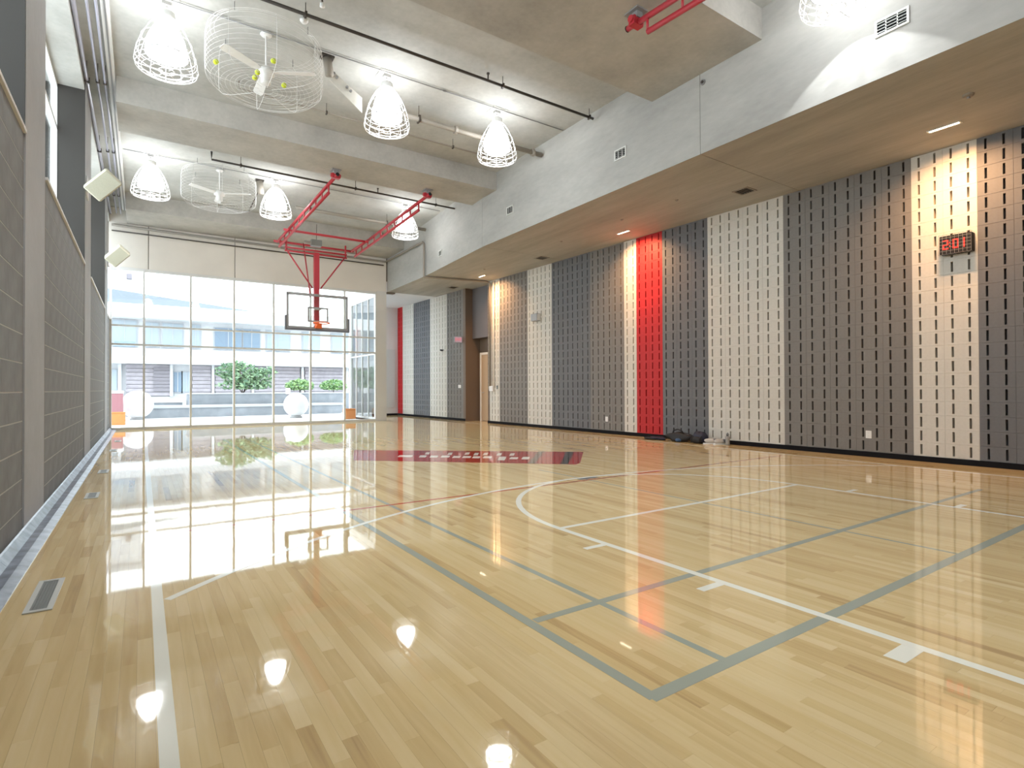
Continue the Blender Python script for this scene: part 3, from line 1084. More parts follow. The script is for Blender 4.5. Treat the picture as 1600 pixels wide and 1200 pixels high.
hoop('glass-backed hoop on a red ladder frame in front of the glazed wall', (4.37, 12.60, ZB), 0, 4.30, False)
hoop('red hoop frame under the near beam, only its clamped arm end showing', (4.80, 5.10, ZB), math.pi, 6.85, False, xa=-.63, xb=1.25)
# clamp details on the near arm
# ------------------------------------------------------------------ ceiling fans in wire cages
def fan(loc, rot, label, balls):
    t = thing('ceiling_fan', label, 'ceiling fan', loc, rot, 'caged ceiling fans')
    MB().lathe([(0, -.005), (.07, -.005), (.085, -.03), (.07, -.05), (0, -.05)], 16).build('canopy', M['white_metal'], t, True)
    MB().cyl((0, 0, -.04), (0, 0, -.56), .014, 8).build('down_rod', M['white_metal'], t)
    m = MB().lathe([(0, -.53), (.06, -.53), (.12, -.58), (.12, -.64), (.075, -.66), (.075, -.76), (.06, -.785), (0, -.785)], 20).build('motor', M['white_metal'], t, True)
    for k in range(3):
        a = 2 * math.pi * k / 3
        d = Vector((math.cos(a), math.sin(a), 0)); n = Vector((-math.sin(a), math.cos(a), 0))
        vs = []
        for r, w in ((.12, .035), (.2, .06), (.68, .075), (.74, .05)):
            for s in (-1, 1):
                p = d * r + n * w * s + Vector((0, 0, -.60 + s * .012))
                vs += [p, p + Vector((0, 0, -.008))]
        fs = []
        for i in range(3):
            b = i * 4
            fs += [(b, b + 4, b + 6, b + 2), (b + 1, b + 3, b + 7, b + 5), (b, b + 1, b + 5, b + 4), (b + 2, b + 6, b + 7, b + 3)]
        fs += [(0, 2, 3, 1), (12, 13, 15, 14)]
        MB().add(vs, fs).build('blade', M['white_metal'], t)
    mb = MB()
    prof = [(.10, -.88), (.35, -.89), (.62, -.88), (.75, -.85), (.81, -.79), (.82, -.68), (.82, -.30), (.80, -.16), (.70, -.12)]
    for k in range(8):
        a = 2 * math.pi * k / 8
        mb.tube([(r * math.cos(a), r * math.sin(a), z) for r, z in prof], .0035, 4)
    for k in range(9):
        r = .10 + .52 * k / 8
        mb.ring((0, 0, -.88 - .01 * math.sin(k)), r, .0019, 36, 3)
    for r, z in ((.69, -.865), (.75, -.85), (.81, -.79), (.82, -.74), (.82, -.67), (.82, -.60), (.82, -.53), (.82, -.46), (.82, -.38), (.82, -.30), (.81, -.22), (.80, -.16), (.75, -.135), (.70, -.12)):
        mb.ring((0, 0, z), r, .0020, 40, 3)
    mb.build('wire_cage', M['white_metal'], t)
    mb = MB()
    for k in range(4):
        a = math.pi / 4 + math.pi / 2 * k
        mb.tube([(.70 * math.cos(a), .70 * math.sin(a), -.12), (.70 * math.cos(a), .70 * math.sin(a), 0)], .006, 5)
    mb.build('cage_hanger', M['grey_metal'], t)
    return t


fan((1.56, 9.01, ZC), math.radians(90), 'white three-blade fan in a wire cage holding stray tennis balls', True)
fan((1.58, 15.25, ZC), math.radians(88), 'white three-blade fan in a wire cage beyond the middle beam', False)
BALLS = [(-.70, -.26, 'yellow tennis ball at the cage rim nearest the lamp by the block wall'), (-.03, -.73, 'yellow tennis ball at the rim of the fan cage, next to the dark sprinkler pipe'),
         (-.18, -.38, 'yellow tennis ball near the fan motor, paired with another ball'), (-.19, -.21, 'yellow tennis ball almost touching its pair below the fan motor'),
         (.21, -.23, 'single yellow tennis ball under the blade that points to the sloping plate')]
for dx, dy, lbl in BALLS:
    z = ZC - (.845 if math.hypot(dx, dy) > .62 else .885) + .042
    t = thing('tennis_ball', lbl, 'ball', (1.56 + dx, 9.01 + dy, z), 0, 'tennis balls caught in the fan cage')
    n = 8
    prof = [(.038 * math.sin(math.pi * k / n), -.038 * math.cos(math.pi * k / n)) for k in range(n + 1)]
    MB().lathe(prof, 12).build('felt', M['tennis'], t, True)
    MB().tube([(.0385 * math.cos(a) * math.cos(.45 * math.sin(2 * a)), .0385 * math.sin(a) * math.cos(.45 * math.sin(2 * a)), .0385 * math.sin(.45 * math.sin(2 * a))) for a in [2 * math.pi * k / 20 for k in range(20)]], .0016, 4, True).build('seam', M['line_white'], t)


# ------------------------------------------------------------------ pipes and conduits
def pipe(name, label, pts, r, mat, hang=(), couplers=(), cat='pipe', heads=()):
    pts = [Vector(p) for p in pts]
    o0 = pts[0]
    t = thing(name, label, cat, o0)
    MB().tube([p - o0 for p in pts], r, 8).build('run', M[mat], t, True)
    for h in hang:
        h = Vector(h)
        MB().tube([h - o0, Vector((h.x, h.y, ZC)) - o0], .006, 5).build('hanger_rod', M['dark_metal'], t)
        MB().box(h.x - o0.x - .015, h.x - o0.x + .015, h.y - o0.y - r - .012, h.y - o0.y + r + .012, h.z - o0.z - r - .012, h.z - o0.z + r + .012).build('hanger_clip', M['dark_metal'], t)
    for h in heads:
        h = Vector(h) - o0
        mb = MB(); mb.cyl(h, h + Vector((0, 0, .11)), .013, 6); mb.cyl(h + Vector((0, 0, .11)), h + Vector((0, 0, .13)), .028, 8)
        mb.build('sprinkler_head', M['dark_metal'], t)
    for c in couplers:
        c = Vector(c) - o0
        MB().cyl(c - Vector((.03, 0, 0)), c + Vector((.03, 0, 0)), r * 1.6, 8).build('coupling', M[mat], t)
    return t


pipe('sprinkler_pipe', 'dark sprinkler pipe crossing the ceiling just past the near beam', [(XL + .05, 7.99, 6.45), (7.30, 7.99, 6.45)], .024, 'dark_metal',
     hang=[(1.9, 7.99, 6.45), (5.2, 7.99, 6.45), (7.2, 7.99, 6.45)], heads=[(4.9, 7.99, 6.45)])
pipe('lamp_conduit', 'thin grey conduit linking the row of lamps before the middle beam', [(-.36, 8.93, 6.59), (7.32, 8.93, 6.59)], .010, 'grey_metal', couplers=[(4.55, 8.93, 6.59)], cat='conduit')
pipe('lamp_conduit', 'thin grey conduit linking the row of lamps beyond the middle beam', [(-.36, 15.05, 6.59), (7.5, 15.05, 6.59)], .010, 'grey_metal', cat='conduit')
pipe('sprinkler_pipe', 'dark sprinkler pipe crossing the ceiling just past the middle beam', [(1.30, 14.10, 6.58), (1.30, 14.10, 6.40), (7.50, 14.10, 6.40)], .024, 'dark_metal',
     hang=[(1.9, 14.1, 6.40), (4.6, 14.1, 6.40), (6.9, 14.1, 6.40)], heads=[(5.2, 14.1, 6.40)])
pipe('drain_pipe', 'thick taupe pipe under the ceiling ending at the fascia, before the middle beam', [(3.95, 9.72, 6.36), (7.34, 9.72, 6.36)], .05, 'tan_pipe',
     hang=[(4.4, 9.72, 6.36), (6.1, 9.72, 6.36)], couplers=[(5.2, 9.72, 6.36), (7.1, 9.72, 6.36)])
pipe('drain_pipe', 'thick taupe pipe under the ceiling behind the red hoop frame', [(3.6, 16.3, 6.34), (7.6, 16.3, 6.34)], .05, 'tan_pipe', hang=[(4.0, 16.3, 6.34), (6.3, 16.3, 6.34)])
pipe('branch_pipe', 'thin dark pipe under the ceiling in front of the middle beam, with a red-capped elbow', [(1.40, 10.6, 6.58), (1.40, 10.6, 6.44), (6.9, 10.6, 6.44)], .018, 'tan_pipe', hang=[(2.9, 10.6, 6.44), (5.6, 10.6, 6.44)])
pipe('wall_pipe', 'taupe pipe over the beige panels, turning along the fascia and down beside the door',
     [(XL + .05, YW - .09, 6.07), (7.68, YW - .09, 6.03), (7.66, 16.66, 6.03), (7.645, 16.52, 5.95), (7.645, 16.52, 4.86), (7.70, 16.52, 4.855), (9.80, 16.10, 4.855), (9.905, 16.08, 4.80), (9.905, 16.08, 1.28)], .035, 'tan_pipe')
pipe('wall_pipe', 'thin pale conduit dropping down the wall beside the door recess', [(9.92, 15.86, 4.86), (9.92, 15.86, 1.28)], .022, 'bulk', cat='conduit')
pipe('ledger_pipe', 'dark pipe running below the far beam across the beige panels', [(XL + .05, YW - .10, 5.90), (7.6, YW - .10, 5.88)], .02, 'dark_metal')
for x, z, r, lbl in ((-.765, 6.30, .030, 'bright grey-violet conduit nearest the block wall, high under the ceiling'), (-.62, 6.32, .018, 'middle grey-violet conduit high along the left side of the ceiling'),
                     (-.52, 6.32, .018, 'grey-violet conduit next to the white ceiling trough')):
    t = thing('wall_conduit', lbl, 'conduit', (x, 1.0, z), 0, 'grey-violet conduits along the left side')
    MB().tube([(0, 0, 0), (0, 18.6, 0)], r, 8).build('run', M['lilac'], t, True)
    for k in range(6):
        yy = .8 + 3.2 * k
        MB().box(-r - .01, r + .01, yy - .02, yy + .02, -r - .01, r + .01).build('clip', M['dark_metal'], t)
        MB().tube([(0, yy, r), (0, yy, ZC - z)], .005, 4).build('hanger_rod', M['dark_metal'], t)
t = thing('cable_trough', 'white cable trough along the left edge of the ceiling', 'trough', (-.44, 1.0, ZC))
MB().box(-.05, .05, 0, 18.9, -.10, -.001).build('channel', M['white_metal'], t)
MB().box(-.012, .012, 0, 18.9, -.112, -.10).build('lid_seam', M['grey_metal'], t)
t = thing('ceiling_bracket', 'stepped dark bracket with a sloping pale plate between the fan and the middle lamp', 'bracket', (2.50, 9.10, ZC))
MB().box(-.10, .10, -.08, .08, -.03, 0).build('bracket_plate', M['dark_metal'], t)
MB().cyl((0, 0, -.03), (.04, 0, -.30), .07, 10).build('stub', M['tan_pipe'], t, True)
mb = MB(); mb.add([(.02, .05, -.12), (.60, .05, -.48), (.60, .05, -.74), (.06, .05, -.34), (.02, .07, -.12), (.60, .07, -.48), (.60, .07, -.74), (.06, .07, -.34)],
                  [(0, 1, 2, 3), (7, 6, 5, 4), (0, 4, 5, 1), (1, 5, 6, 2), (2, 6, 7, 3), (3, 7, 4, 0)])
mb.build('sloping_plate', M['LB'], t)
for x, z in ((.12, -.22), (.17, -.27), (.34, -.38), (.40, -.43)):
    MB().cyl((x, .05, z), (x, .02, z), .022, 8).build('bolt', M['grey_metal'], t)
t = thing('ceiling_bracket', 'dark stub bracket beside the lamp next to the hoop frame', 'bracket', (2.52, 15.45, ZC))
MB().box(-.10, .10, -.08, .08, -.03, 0).build('bracket_plate', M['dark_metal'], t)
MB().cyl((0, 0, -.03), (.04, 0, -.36), .08, 10).build('stub', M['tan_pipe'], t, True)
MB().bar((-.02, 0, -.30), (-.20, .35, -.75), .02, .02).build('brace_rod', M['dark_metal'], t)

for x, y, d, lbl in ((1.95, 8.30, .05, 'white round detector on a short stem between the sprinkler pipe and the fan'), (2.05, 7.70, .12, 'small white sensor hanging beside the dark sprinkler pipe')):
    t = thing('ceiling_sensor', lbl, 'detector', (x, y, ZC), 0, 'white sensors near the caged fan')
    MB().cyl((0, 0, 0), (0, 0, -d), .012, 6).build('stem', M['dark_metal'], t)
    MB().lathe([(0, -d - .05), (.035, -d - .05), (.06 if d < .1 else .03, -d - .02), (.06 if d < .1 else .03, -d), (0, -d)], 14).build('sensor_body', M['white_metal'], t, True)

# ------------------------------------------------------------------ loudspeakers on the left columns
for (x, y, z), lbl in (((-.54, 11.30, 4.58), 'beige box loudspeaker on a bracket beside the second column'), ((-.50, 16.45, 4.46), 'beige box loudspeaker on a bracket beside the third column')):
    t = thing('loudspeaker', lbl, 'loudspeaker', (x, y, z), 0, 'beige loudspeakers on the left columns')
    cab = MB().cbox(-.15, .15, -.16, .16, -.23, .23, .02).build('cabinet', M['speaker'], t)
    cab.rotation_euler = (math.radians(28), math.radians(38), math.radians(20))
    g_ = MB().box(-.13, .13, -.172, -.161, -.21, .21).build('grille_cloth', M['speaker_dk'], cab)
    cy = 11.52 if y < 13 else 17.45
    mb = MB(); mb.bar((0, .05, 0), (-.20, cy + .30 - y, .05), .03, .03); mb.box(XL + .014 - x, XL + .03 - x, cy + .15 - y, cy + .45 - y, -.12, .22)
    mb.build('wall_bracket', M['ledge'], t)

# ------------------------------------------------------------------ fittings on the right wall
def on_wall(name, label, cat, y, z, group=None):
    t = thing(name, label, cat, (wall_x(y), y, z), th, group)
    return t


t = on_wall('scoreboard_clock', 'black digital clock with red digits behind a wire guard on the pale wall band', 'clock', 3.16, 3.36)
MB().cbox(-.14, -.005, -.20, .20, -.14, .14, .008).build('case', M['blackcloth'], t)
mb = MB()


def seg7(mb, u, w, h, code, x):
    th_ = .016
    S = {'a': (u, u + w, h - th_, h), 'd': (u, u + w, -h, -h + th_), 'g': (u, u + w, -th_ / 2, th_ / 2), 'f': (u, u + th_, 0, h), 'e': (u, u + th_, -h, 0), 'b': (u + w - th_, u + w, 0, h), 'c': (u + w - th_, u + w, -h, 0)}
    for k in code:
        a, b, c, d = S[k]
        # facing -x: the reader's left is at larger y
        mb.box(x, x + .003, -b, -a, c, d)


seg7(mb, -.155, .07, .07, 'abged', -.144)
mb.box(-.144, -.141, .060, .072, .02, .035); mb.box(-.144, -.141, .060, .072, -.035, -.02)
seg7(mb, -.03, .07, .07, 'abcdef', -.144)
seg7(mb, .07, .045, .07, 'bc', -.144)
mb.build('red_digits', M['led'], t)
mb = MB()
for k in range(9):
    u = -.20 + .05 * k
    mb.tube([(-.005, u, .15), (-.175, u, .15), (-.175, u, -.15), (-.005, u, -.15)], .0022, 4)
for k in range(7):
    z = -.15 + .05 * k
    mb.tube([(-.175, -.2, z), (-.175, .2, z)], .0022, 4)
mb.build('wire_guard', M['grey_metal'], t)
for y, z, lbl in ((4.42, .38, 'white wall outlet low on the taupe band'), (10.62, .38, 'white wall outlet low on the band beside the pale strip')):
    t = on_wall('wall_outlet', lbl, 'outlet', y, z, 'white wall outlets')
    MB().cbox(-.008, 0, -.045, .045, -.065, .065, .003).build('cover_plate', M['white_metal'], t)
    mb = MB()
    for s in (-1, 1):
        mb.box(-.011, -.008, -.018, .018, s * .028 - .016, s * .028 + .016)
    mb.build('socket', M['ledge'], t)
t = on_wall('emergency_light', 'small pale emergency light box on the pale band past the slate band', 'light', 13.53, 3.36)
MB().cbox(-.15, -.012, -.15, .15, -.11, .11, .008).build('housing', M['grey_metal'], t)
MB().box(-.13, -.01, -.156, -.15, -.10, .10).build('lens', M['ledge'], t)
t = on_wall('exit_sign', 'small lit sign projecting from the grey band beside the door recess', 'sign', 18.10, 3.02)
MB().cbox(-.32, 0, -.03, .03, -.11, .11, .005).build('sign_box', M['grey_metal'], t)
MB().box(-.31, -.01, -.034, -.03, -.10, .10).build('lit_face', M['exit_face'], t)
fc = bpy.data.curves.new('exit_text', 'FONT'); fc.body = 'EXIT'; fc.size = .13; fc.align_x = 'CENTER'; fc.align_y = 'CENTER'; fc.extrude = .001
fo = bpy.data.objects.new('tmp_text', fc); C.objects.link(fo)
bpy.context.view_layer.update()
me = bpy.data.meshes.new_from_object(fo.evaluated_get(bpy.context.evaluated_depsgraph_get()))
bpy.data.objects.remove(fo)
me.materials.clear(); me.materials.append(M['exit_red'])
o = place('exit_letters', me, t, (-.16, -.0365, 0)); o.rotation_euler = (math.pi / 2, 0, 0)
t = on_wall('wall_camera', 'tiny dark camera on the pale band beyond the door recess', 'camera', 19.5, 2.72)
MB().cyl((0, 0, 0), (-.10, 0, 0), .02, 8).build('arm', M['grey_metal'], t)
MB().cyl((-.10, .06, 0), (-.10, -.07, -.02), .035, 10).build('body', M['blackcloth'], t)
t = on_wall('switch_plate', 'white switch plate on the grey band beside the recess jamb', 'switch', 18.25, 1.28)
MB().cbox(-.012, 0, -.10, .10, -.06, .06, .004).build('cover_plate', M['white_metal'], t)
for k in (-1, 0, 1):
    MB().box(-.018, -.012, k * .055 - .016, k * .055 + .016, -.03, .03).build('rocker', M['ledge'], t)
t = on_wall('junction_box', 'white junction box at the foot of the pipe beside the door recess', 'junction box', 16.02, 1.20)
MB().cbox(-.07, 0, -.12, .12, -.09, .09, .006).build('box_body', M['white_metal'], t)
MB().cbox(-.078, -.07, -.10, .10, -.07, .07, .003).build('lid', M['ledge'], t)
t = on_wall('thermostat', 'small grey thermostat beside the white junction box', 'thermostat', 15.72, 1.24)
MB().cbox(-.03, 0, -.04, .04, -.06, .06, .006).build('case', M['grille'], t)
MB().box(-.033, -.03, -.025, .025, .0, .04).build('display', M['pad'], t)

# ------------------------------------------------------------------ belongings at the foot of the wall
def blob(name, mat, parent, sx, sy, sz, seed, loc=(0, 0, 0), n=14, m=9, flat=.0, wob=.14):
    rnd = random.Random(seed)
    ph = [(rnd.uniform(0, 6.28), rnd.uniform(0, 6.28), rnd.randint(2, 5), rnd.randint(1, 4)) for _ in range(4)]
    vs, fs = [], []
    for i in range(m + 1):
        v = math.pi * i / m
        for j in range(n):
            u = 2 * math.pi * j / n
            k = 1 + sum(wob / (a + 1) * math.sin(c * u + p) * math.sin(d * v + q) for a, (p, q, c, d) in enumerate(ph))
            se = abs(math.sin(v)) ** .7
            z = -math.cos(v) * sz * k
            vs.append((sx * k * se * math.cos(u), sy * k * se * math.sin(u), max(-sz * .9, z) + sz * .9))
    for i in range(m):
        for j in range(n):
            fs.append((i * n + j, i * n + (j + 1) % n, (i + 1) * n + (j + 1) % n, (i + 1) * n + j))
    o = MB().add(vs, fs).build(name, M[mat], parent, True)
    o.location = loc
    return o


t = thing('duffel_bag', 'slumped black gym bag against the slate wall band', 'bag', (9.93, 8.10, .002), th)
blob('bag_body', 'blackcloth', t, .16, .32, .105, 1)
MB().tube([(-.05, -.16, .17), (-.08, -.12, .24), (-.06, 0, .27), (-.07, .10, .24), (-.05, .15, .17)], .014, 6).build('carry_handle', M['blackcloth'], t, True)
MB().tube([(-.01, -.26, .165), (-.03, 0, .195), (-.01, .26, .165)], .006, 5).build('zip', M['pad'], t)
blob('side_pocket', 'blue', t, .05, .07, .04, 4, (-.15, -.08, .005))
t = thing('backpack', 'dark navy backpack next to the black gym bag', 'bag', (9.96, 7.58, .002), th)
blob('bag_body', 'navy', t, .13, .17, .125, 6)
MB().tube([(-.10, -.10, .15), (-.19, -.11, .09), (-.17, -.10, .02)], .016, 6).build('strap', M['blackcloth'], t, True)
MB().tube([(-.10, .08, .15), (-.19, .09, .09), (-.17, .10, .02)], .016, 6).build('strap', M['blackcloth'], t, True)
blob('front_pocket', 'blackcloth', t, .06, .13, .07, 8, (-.13, 0, .01))
t = thing('folded_jacket', 'low dark jacket lying beside the gym bag', 'clothing', (9.84, 8.66, .002), th)
blob('cloth_heap', 'navy', t, .13, .20, .035, 9, wob=.25)
blob('sleeve', 'blackcloth', t, .06, .18, .03, 11, (-.10, .12, 0), wob=.2)
for i, (x, y, a, lbl) in enumerate(((9.97, 7.33, 2.4, 'pale grey sneaker beside the backpack'), (10.02, 7.14, 2.7, 'pale grey sneaker beside the grey bottle'))):
    t = thing('sneaker', lbl, 'shoe', (x, y, .002), a, 'pair of sneakers by the wall')
    out = [(-.14, -.035), (-.05, -.042), (.05, -.048), (.12, -.04), (.15, 0), (.12, .04), (.05, .048), (-.05, .042), (-.14, .035)]
    MB().prism(out, 0, .025).build('sole', M['ledge'], t)
    blob('upper', 'shoe', t, .125, .046, .05, 20 + i, (-.0, 0, .022), wob=.08)
    MB().lathe([(.030, 0), (.042, .0), (.040, .055), (.030, .05)], 12).build('collar', M['pad'], t, True, loc=(-.085, 0, .055))
    mb = MB()
    for k in range(4):
        mb.tube([(.02 + .022 * k, -.026, .078 - .007 * k), (.02 + .022 * k, 0, .089 - .007 * k), (.02 + .022 * k, .026, .078 - .007 * k)], .003, 4)
    mb.build('laces', M['line_white'], t)
t = thing('water_bottle', 'grey water bottle standing by the wall past the sneakers', 'bottle', (10.06, 6.98, .0015), 0)
MB().lathe([(0, 0), (.04, 0), (.043, .01), (.043, .13), (.05, .15), (.05, .17), (.022, .19), (0, .19)], 16).build('bottle_body', M['bottle'], t, True)
MB().lathe([(0, .19), (.026, .19), (.026, .235), (.012, .24), (.012, .255), (0, .255)], 12).build('cap', M['pad'], t, True)

# ------------------------------------------------------------------ floor registers along the left wall
for i, (y, lbl) in enumerate(((4.15, 'pale floor air register nearest the start of the block wall'), (7.75, 'second pale floor register along the block wall, by the first column joint'),
                              (9.95, 'third pale floor register along the block wall, below the second window'), (13.3, 'fourth pale floor register along the block wall'), (15.7, 'farthest pale floor register, near the glazed wall'))):
    L = .60 if i == 0 else .40
    t = thing('floor_register', lbl, 'air vent', (-.46, y, .0011), 0, 'floor registers along the block wall')
    mb = MB()
    w2, l2 = .062, L / 2
    for a, b, c, d in ((-w2, w2, -l2, -l2 + .03), (-w2, w2, l2 - .03, l2), (-w2, -w2 + .026, -l2 + .03, l2 - .03), (w2 - .026, w2, -l2 + .03, l2 - .03)):
        mb.box(a, b, c, d, 0, .006)
    mb.build('frame', M['grille_frame'], t)
    MB().box(-w2 + .026, w2 - .026, -l2 + .03, l2 - .03, 0, .001).build('dark_throat', M['grille'], t)
    for k in range(5):
        x = -.028 + .014 * k
        MB().box(x - .0035, x + .0035, -l2 + .03, l2 - .03, .001, .005).build('louvre', M['grille'], t)

# ------------------------------------------------------------------ courtyard beyond the glass
def pale(name, col, rough=.8, **k):
    return plain(name, col, rough, spec=.2, **k)


M['paving'] = pale('courtyard_paving', (.60, .60, .60), noise=.08, scale=3)
M['planter'] = pale('planter_concrete', (.25, .27, .295), noise=.15, scale=2)
M['coping'] = pale('pale_coping', (.44, .45, .46))
M['ext_white'] = pale('white_render', (.60, .61, .63))
M['ext_band'] = pale('pale_slab_edge', (.44, .46, .49))
M['timber'] = pale('weathered_cladding', (.36, .335, .365), noise=.12, scale=4)
M['timber_dk'] = pale('dark_slats', (.24, .225, .25))  # an even tone darker than the cladding boards
M['ext_glass'] = plain('blue_window_glass', (.20, .27, .35), .25)
M['ext_glass2'] = plain('pale_window_glass', (.34, .40, .45), .3)
M['roof_grey'] = pale('grey_roofing', (.145, .17, .195))
M['globe'] = pale('white_globe', (.80, .80, .80), .4)
M['orange_p'] = plain('orange_cube', (.70, .26, .08), .5)
M['pink_p'] = plain('red_bin', (.34, .15, .17), .5)


def leaf_mat(name, a, b):
    m, t, bs = new_mat(name)
    ge = t.nodes.new('ShaderNodeNewGeometry')
    r = t.nodes.new('ShaderNodeValToRGB')
    r.color_ramp.elements[0].color = (*a, 1)
    r.color_ramp.elements[1].color = (*b, 1)
    t.links.new(ge.outputs['Random Per Island'], r.inputs['Fac'])
    t.links.new(r.outputs['Color'], bs.inputs['Base Color'])
    bs.inputs['Roughness'].default_value = .6
    return m


M['leaf'] = leaf_mat('shrub_leaf', (.12, .23, .15), (.30, .43, .24))
M['leaf2'] = leaf_mat('hedge_leaf', (.15, .30, .14), (.34, .50, .20))
M['bark'] = pale('bark', (.14, .11, .09))

mb = MB(); mb.box(-30, 40, YW + .25, 75, -.30, -.02)
gr = tag(mb.build('floor_courtyard', M['paving']), 'pale courtyard paving outside the glazed wall', kind='structure')
for a, b in ((-6, -1.2), (-1.19, 3.6), (3.61, 8.4), (8.41, 13)):
    for c in range(3):
        MB().box(a, b, 20.4 + c * 2.2, 22.58 + c * 2.2, -.02, -.012).build('paving_slab', M['paving'], gr)


def leaves(mb, c, r, n, size, rnd, squash=1.0):
    for _ in range(n):
        while True:
            p = Vector((rnd.uniform(-1, 1), rnd.uniform(-1, 1), rnd.uniform(-1, 1)))
            if .35 < p.length < 1: break
        p = Vector((p.x * r[0], p.y * r[1], p.z * r[2])) + Vector(c)
        p.z = max(p.z, size * 1.9)
        a = Vector((rnd.gauss(0, 1), rnd.gauss(0, 1), rnd.gauss(0, .6))).normalized()
        b = a.cross(Vector((rnd.gauss(0, 1), rnd.gauss(0, 1), rnd.gauss(0, 1)))).normalized()
        s = size * rnd.uniform(.6, 1.3)
        mb.add([p - a * s, p + b * s * .45, p + a * s, p - b * s * .45], [(0, 1, 2, 3)])


rnd = random.Random(3)
# stepped planters
t = thing('low_planter', 'low long concrete planter wall nearest the glass in the courtyard', 'planter', (2.2, 28.0, -.02))
MB().box(-2.4, 6.2, 0, 1.0, 0, .42).build('planter_wall', M['planter'], t)
MB().box(-2.45, 6.25, -.04, 1.04, .42, .52).build('coping', M['coping'], t)
t = thing('high_planter', 'taller concrete planter wall behind the low one, carrying the hedge', 'planter', (2.2, 29.4, -.02))
MB().box(-.4, 12.5, 0, 1.6, 0, 1.0).build('planter_wall', M['planter'], t)
MB().box(-.45, 12.5, -.03, 1.63, 1.0, 1.05).build('coping', M['coping'], t)
t = thing('low_planter', 'pale flat-topped planter at the left end of the courtyard', 'planter', (-1.0, 30.5, -.02))
MB().box(-.2, 2.6, 0, 1.4, 0, .62).build('planter_wall', M['planter'], t)
MB().box(-.3, 2.7, -.05, 1.45, .62, .74).build('coping', M['globe'], t)
t = thing('leafy_shrub', 'leafy green shrub rising above the courtyard planter', 'shrub', (4.15, 30.1, 1.05))
mb = MB()
for k in range(7):
    a = k * .9
    mb.tube([(0.05 * math.cos(a), .05 * math.sin(a), .0), (.35 * math.cos(a), .2 * math.sin(a), .5), (.8 * math.cos(a), .35 * math.sin(a), .9 + .1 * (k % 3))], .018, 5)
mb.build('stems', M['bark'], t)
mb = MB()
for c, r, n in (((0, 0, .75), (.75, .5, .55), 420), ((-.55, 0, .95), (.5, .4, .35), 200), ((.65, 0, .65), (.6, .4, .45), 240), ((.1, -.2, .31), (1.1, .4, .28), 320), ((1.0, 0, .95), (.35, .3, .25), 70), ((-.1, 0, 1.2), (.4, .3, .25), 80)):
    leaves(mb, (c[0] * 1.15, c[1], c[2] * 1.1), (r[0] * 1.2, r[1] * 1.1, r[2] * 1.15), int(n * 1.4), .11, rnd)
tag(mb.build('foliage', M['leaf'], t), kind='stuff')
HEDGE = ['clipped hedge plant next to the leafy shrub', 'clipped hedge plant behind the slim post lamp', 'clipped hedge plant behind the hoop side of the glazed wall', 'clipped hedge plant nearest the glazed bay']
for i, x in enumerate((6.85, 8.6, 10.35, 12.1)):
    t = thing('hedge_plant', HEDGE[i], 'hedge', (x, 30.1, 1.032), 0, 'hedge plants on the high planter')
    mb = MB(); mb.tube([(0, 0, 0), (0, 0, .25)], .02, 5); mb.build('stem', M['bark'], t)
    mb = MB(); leaves(mb, (0, 0, .36), (.74, .42, .34), 800, .085, rnd)
    tag(mb.build('foliage', M['leaf2'], t), kind='stuff')
for x, y, r, lbl in ((-.15, 27.0, .56, 'white globe standing in front of the pale planter'), (5.45, 24.6, .50, 'white globe standing in front of the low long planter')):
    t = thing('courtyard_globe', lbl, 'globe', (x, y, -.02), 0)
    MB().lathe([(0, 0), (.24, 0), (.26, .05), (.2, .10), (0, .10)], 20).build('foot', M['coping'], t, True)
    MB().lathe([(r * math.sin(math.pi * k / 16), .06 + r - r * math.cos(math.pi * k / 16)) for k in range(17)], 28).build('globe', M['globe'], t, True)
for x, y, s, lbl in ((-.70, 23.4, .45, 'orange cube planter beside the left end of the glazed wall'), (7.0, 22.3, .42, 'orange cube planter outside the glazed bay')):
    t = thing('cube_planter', lbl, 'planter', (x, y, -.02), 0)
    h = s / 2
    mb = MB(); mb.cbox(-h, h, -h, h, 0, s - .04, .015); mb.build('cube_body', M['orange_p'], t)
    mb = MB()
    for a, b, c, d in ((-h, h, -h, -h + .05), (-h, h, h - .05, h), (-h, -h + .05, -h + .05, h - .05), (h - .05, h, -h + .05, h - .05)):
        mb.box(a, b, c, d, s - .04, s)
    mb.build('rim', M['orange_p'], t)
    MB().box(-h + .05, h - .05, -h + .05, h - .05, s - .045, s - .02).build('soil', M['bark'], t)
t = thing('waste_bin', 'tall dull red bin with a white lid behind the orange cube', 'bin', (-.86, 26.2, -.02))
MB().cbox(-.26, .26, -.26, .26, 0, 1.08, .02).build('bin_body', M['pink_p'], t)
MB().cbox(-.28, .28, -.28, .28, 1.08, 1.18, .02).build('lid', M['globe'], t)
t = thing('bollard', 'slim white post lamp in front of the hedge planter', 'post lamp', (5.75, 27.6, -.02))
MB().cyl((0, 0, 0), (0, 0, 1.0), .05, 10).build('post', M['timber_dk'], t)
MB().cyl((0, 0, 1.0), (0, 0, 1.28), .10, 12).build('lamp_head', M['globe'], t)

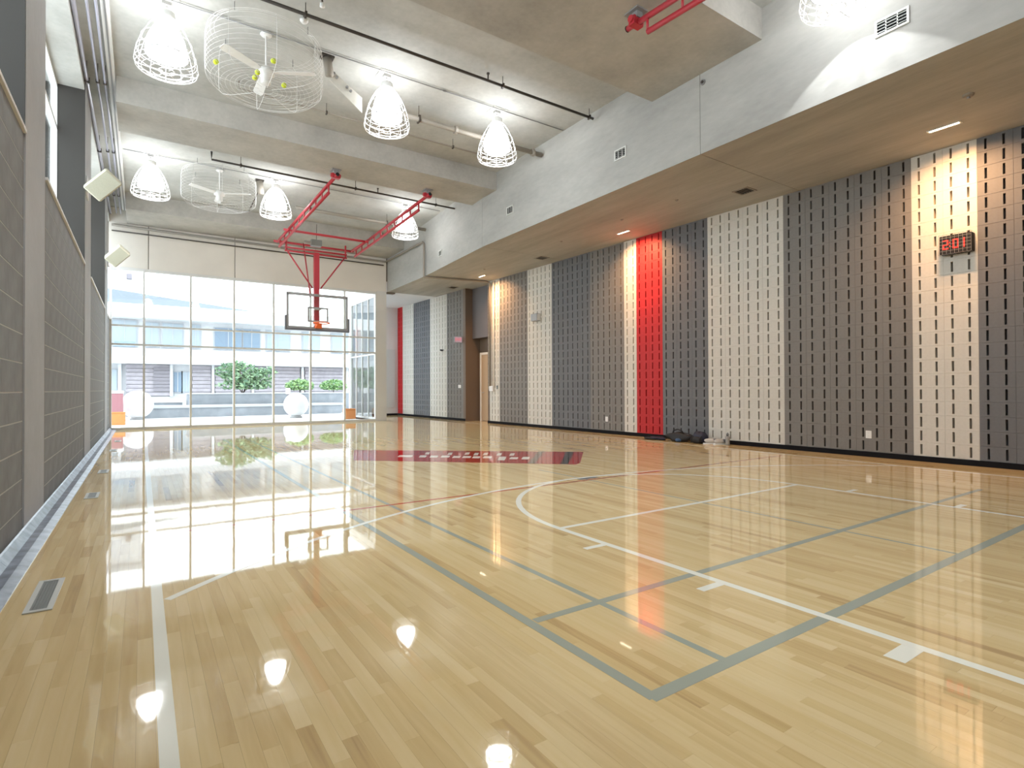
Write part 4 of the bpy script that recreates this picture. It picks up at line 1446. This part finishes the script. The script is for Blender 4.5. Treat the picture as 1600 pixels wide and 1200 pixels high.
# house across the courtyard
FY = 36.0
bd = thing('courtyard_house', 'pale two-storey house with timber cladding across the courtyard', 'building', (0, FY, -.02))
MB().box(-9, 22, .15, 9, 0, 5.2).build('wall', M['ext_white'], bd)
MB().box(-9, 22, -.05, .15, 0, .85).build('plinth', M['coping'], bd)
MB().box(-9, 22, -.8, .15, 2.62, 3.05).build('floor_slab', M['ext_white'], bd)
MB().box(-9, 22, -.70, -.62, 3.05, 3.45).build('balcony_front', M['ext_band'], bd)
MB().box(-9, 22, -1.0, .3, 5.05, 5.75).build('roof_slab', M['globe'], bd)
for a, b in ((-.72, 1.30), (2.35, 3.30), (3.50, 5.4), (5.6, 8.2), (8.5, 11.0), (11.3, 13.5)):
    for k in range(8):
        z = .88 + k * .215
        mb = MB(); mb.box(a + (.0 if k % 2 else .03), b, -.02 - (.03 if k % 2 else 0), .15, z + .012, z + .205)
        mb.build('board', M['timber'], bd)
for a, b in ((.52, 1.32),):
    for k in range(7):
        mb = MB(); mb.box(a, b, -.10, -.05, 1.15 + k * .19, 1.32 + k * .19); mb.build('slat', M['timber_dk'], bd)
for x in (-.98, 1.36, 3.40, 5.5, 8.35, 11.15):
    MB().box(x - .07, x + .07, -.12, .14, 0.85, 2.62).build('post', M['ext_white'], bd)
for a, b, z0, z1, mm in ((-1.95, -1.1, 1.2, 2.3, 'ext_glass2'), (1.48, 1.85, 1.1, 2.2, 'ext_glass'), (1.9, 2.3, 1.1, 2.2, 'ext_glass2'),
                         (-1.3, -.25, 3.55, 4.95, 'ext_glass2'), (.15, .75, 3.6, 4.9, 'ext_glass2'), (.95, 1.9, 3.6, 4.9, 'ext_glass2'), (2.3, 2.75, 3.6, 4.9, 'ext_glass2'), (3.5, 4.9, 3.6, 4.8, 'ext_glass'),
                         (5.0, 5.9, 3.6, 4.8, 'ext_glass'), (6.3, 7.6, 3.6, 4.8, 'ext_glass2'), (8.4, 9.4, 3.6, 4.8, 'ext_glass2'), (10.2, 11.4, 3.6, 4.8, 'ext_glass2')):
    f = MB().box(a - .06, b + .06, .08, .16, z0 - .06, z1 + .06).build('window', M['ext_band'], bd)
    MB().box(a, b, .04, .085, z0, z1).build('pane', M[mm], f)
    MB().box((a + b) / 2 - .02, (a + b) / 2 + .02, .02, .045, z0, z1).build('glazing_bar', M['ext_band'], f)
MB().box(-1.2, -.3, -.64, -.60, 3.50, 3.78).build('balcony_panel', M['ext_glass'], bd)
# hipped grey roof behind the slab
mb = MB(); mb.add([(-9, 1.5, 5.75), (9.5, 1.5, 5.75), (9.5, 8, 5.75), (-9, 8, 5.75), (-7, 4.5, 7.8), (2.0, 4.5, 6.9)],
                  [(0, 1, 5, 4), (1, 2, 5), (2, 3, 4, 5), (3, 0, 4), (3, 2, 1, 0)])
mb.build('hipped_roof', M['roof_grey'], bd)
tw = thing('white_annex', 'white blank upper wall rising behind the house at the left', 'building', (-6, 47, -.02))
MB().box(-8, 6.0, 0, 6, 0, 11).build('wall', M['ext_white'], tw)
MB().box(-8.1, 6.1, -.15, 6.1, 11, 11.4).build('parapet', M['ext_band'], tw)
MB().box(5.1, 5.4, -.25, 0, 9.0, 9.35).build('vent_box', M['timber_dk'], tw)
MB().box(3.0, 4.2, -.02, .05, 6.0, 7.4).build('window', M['ext_glass2'], tw)
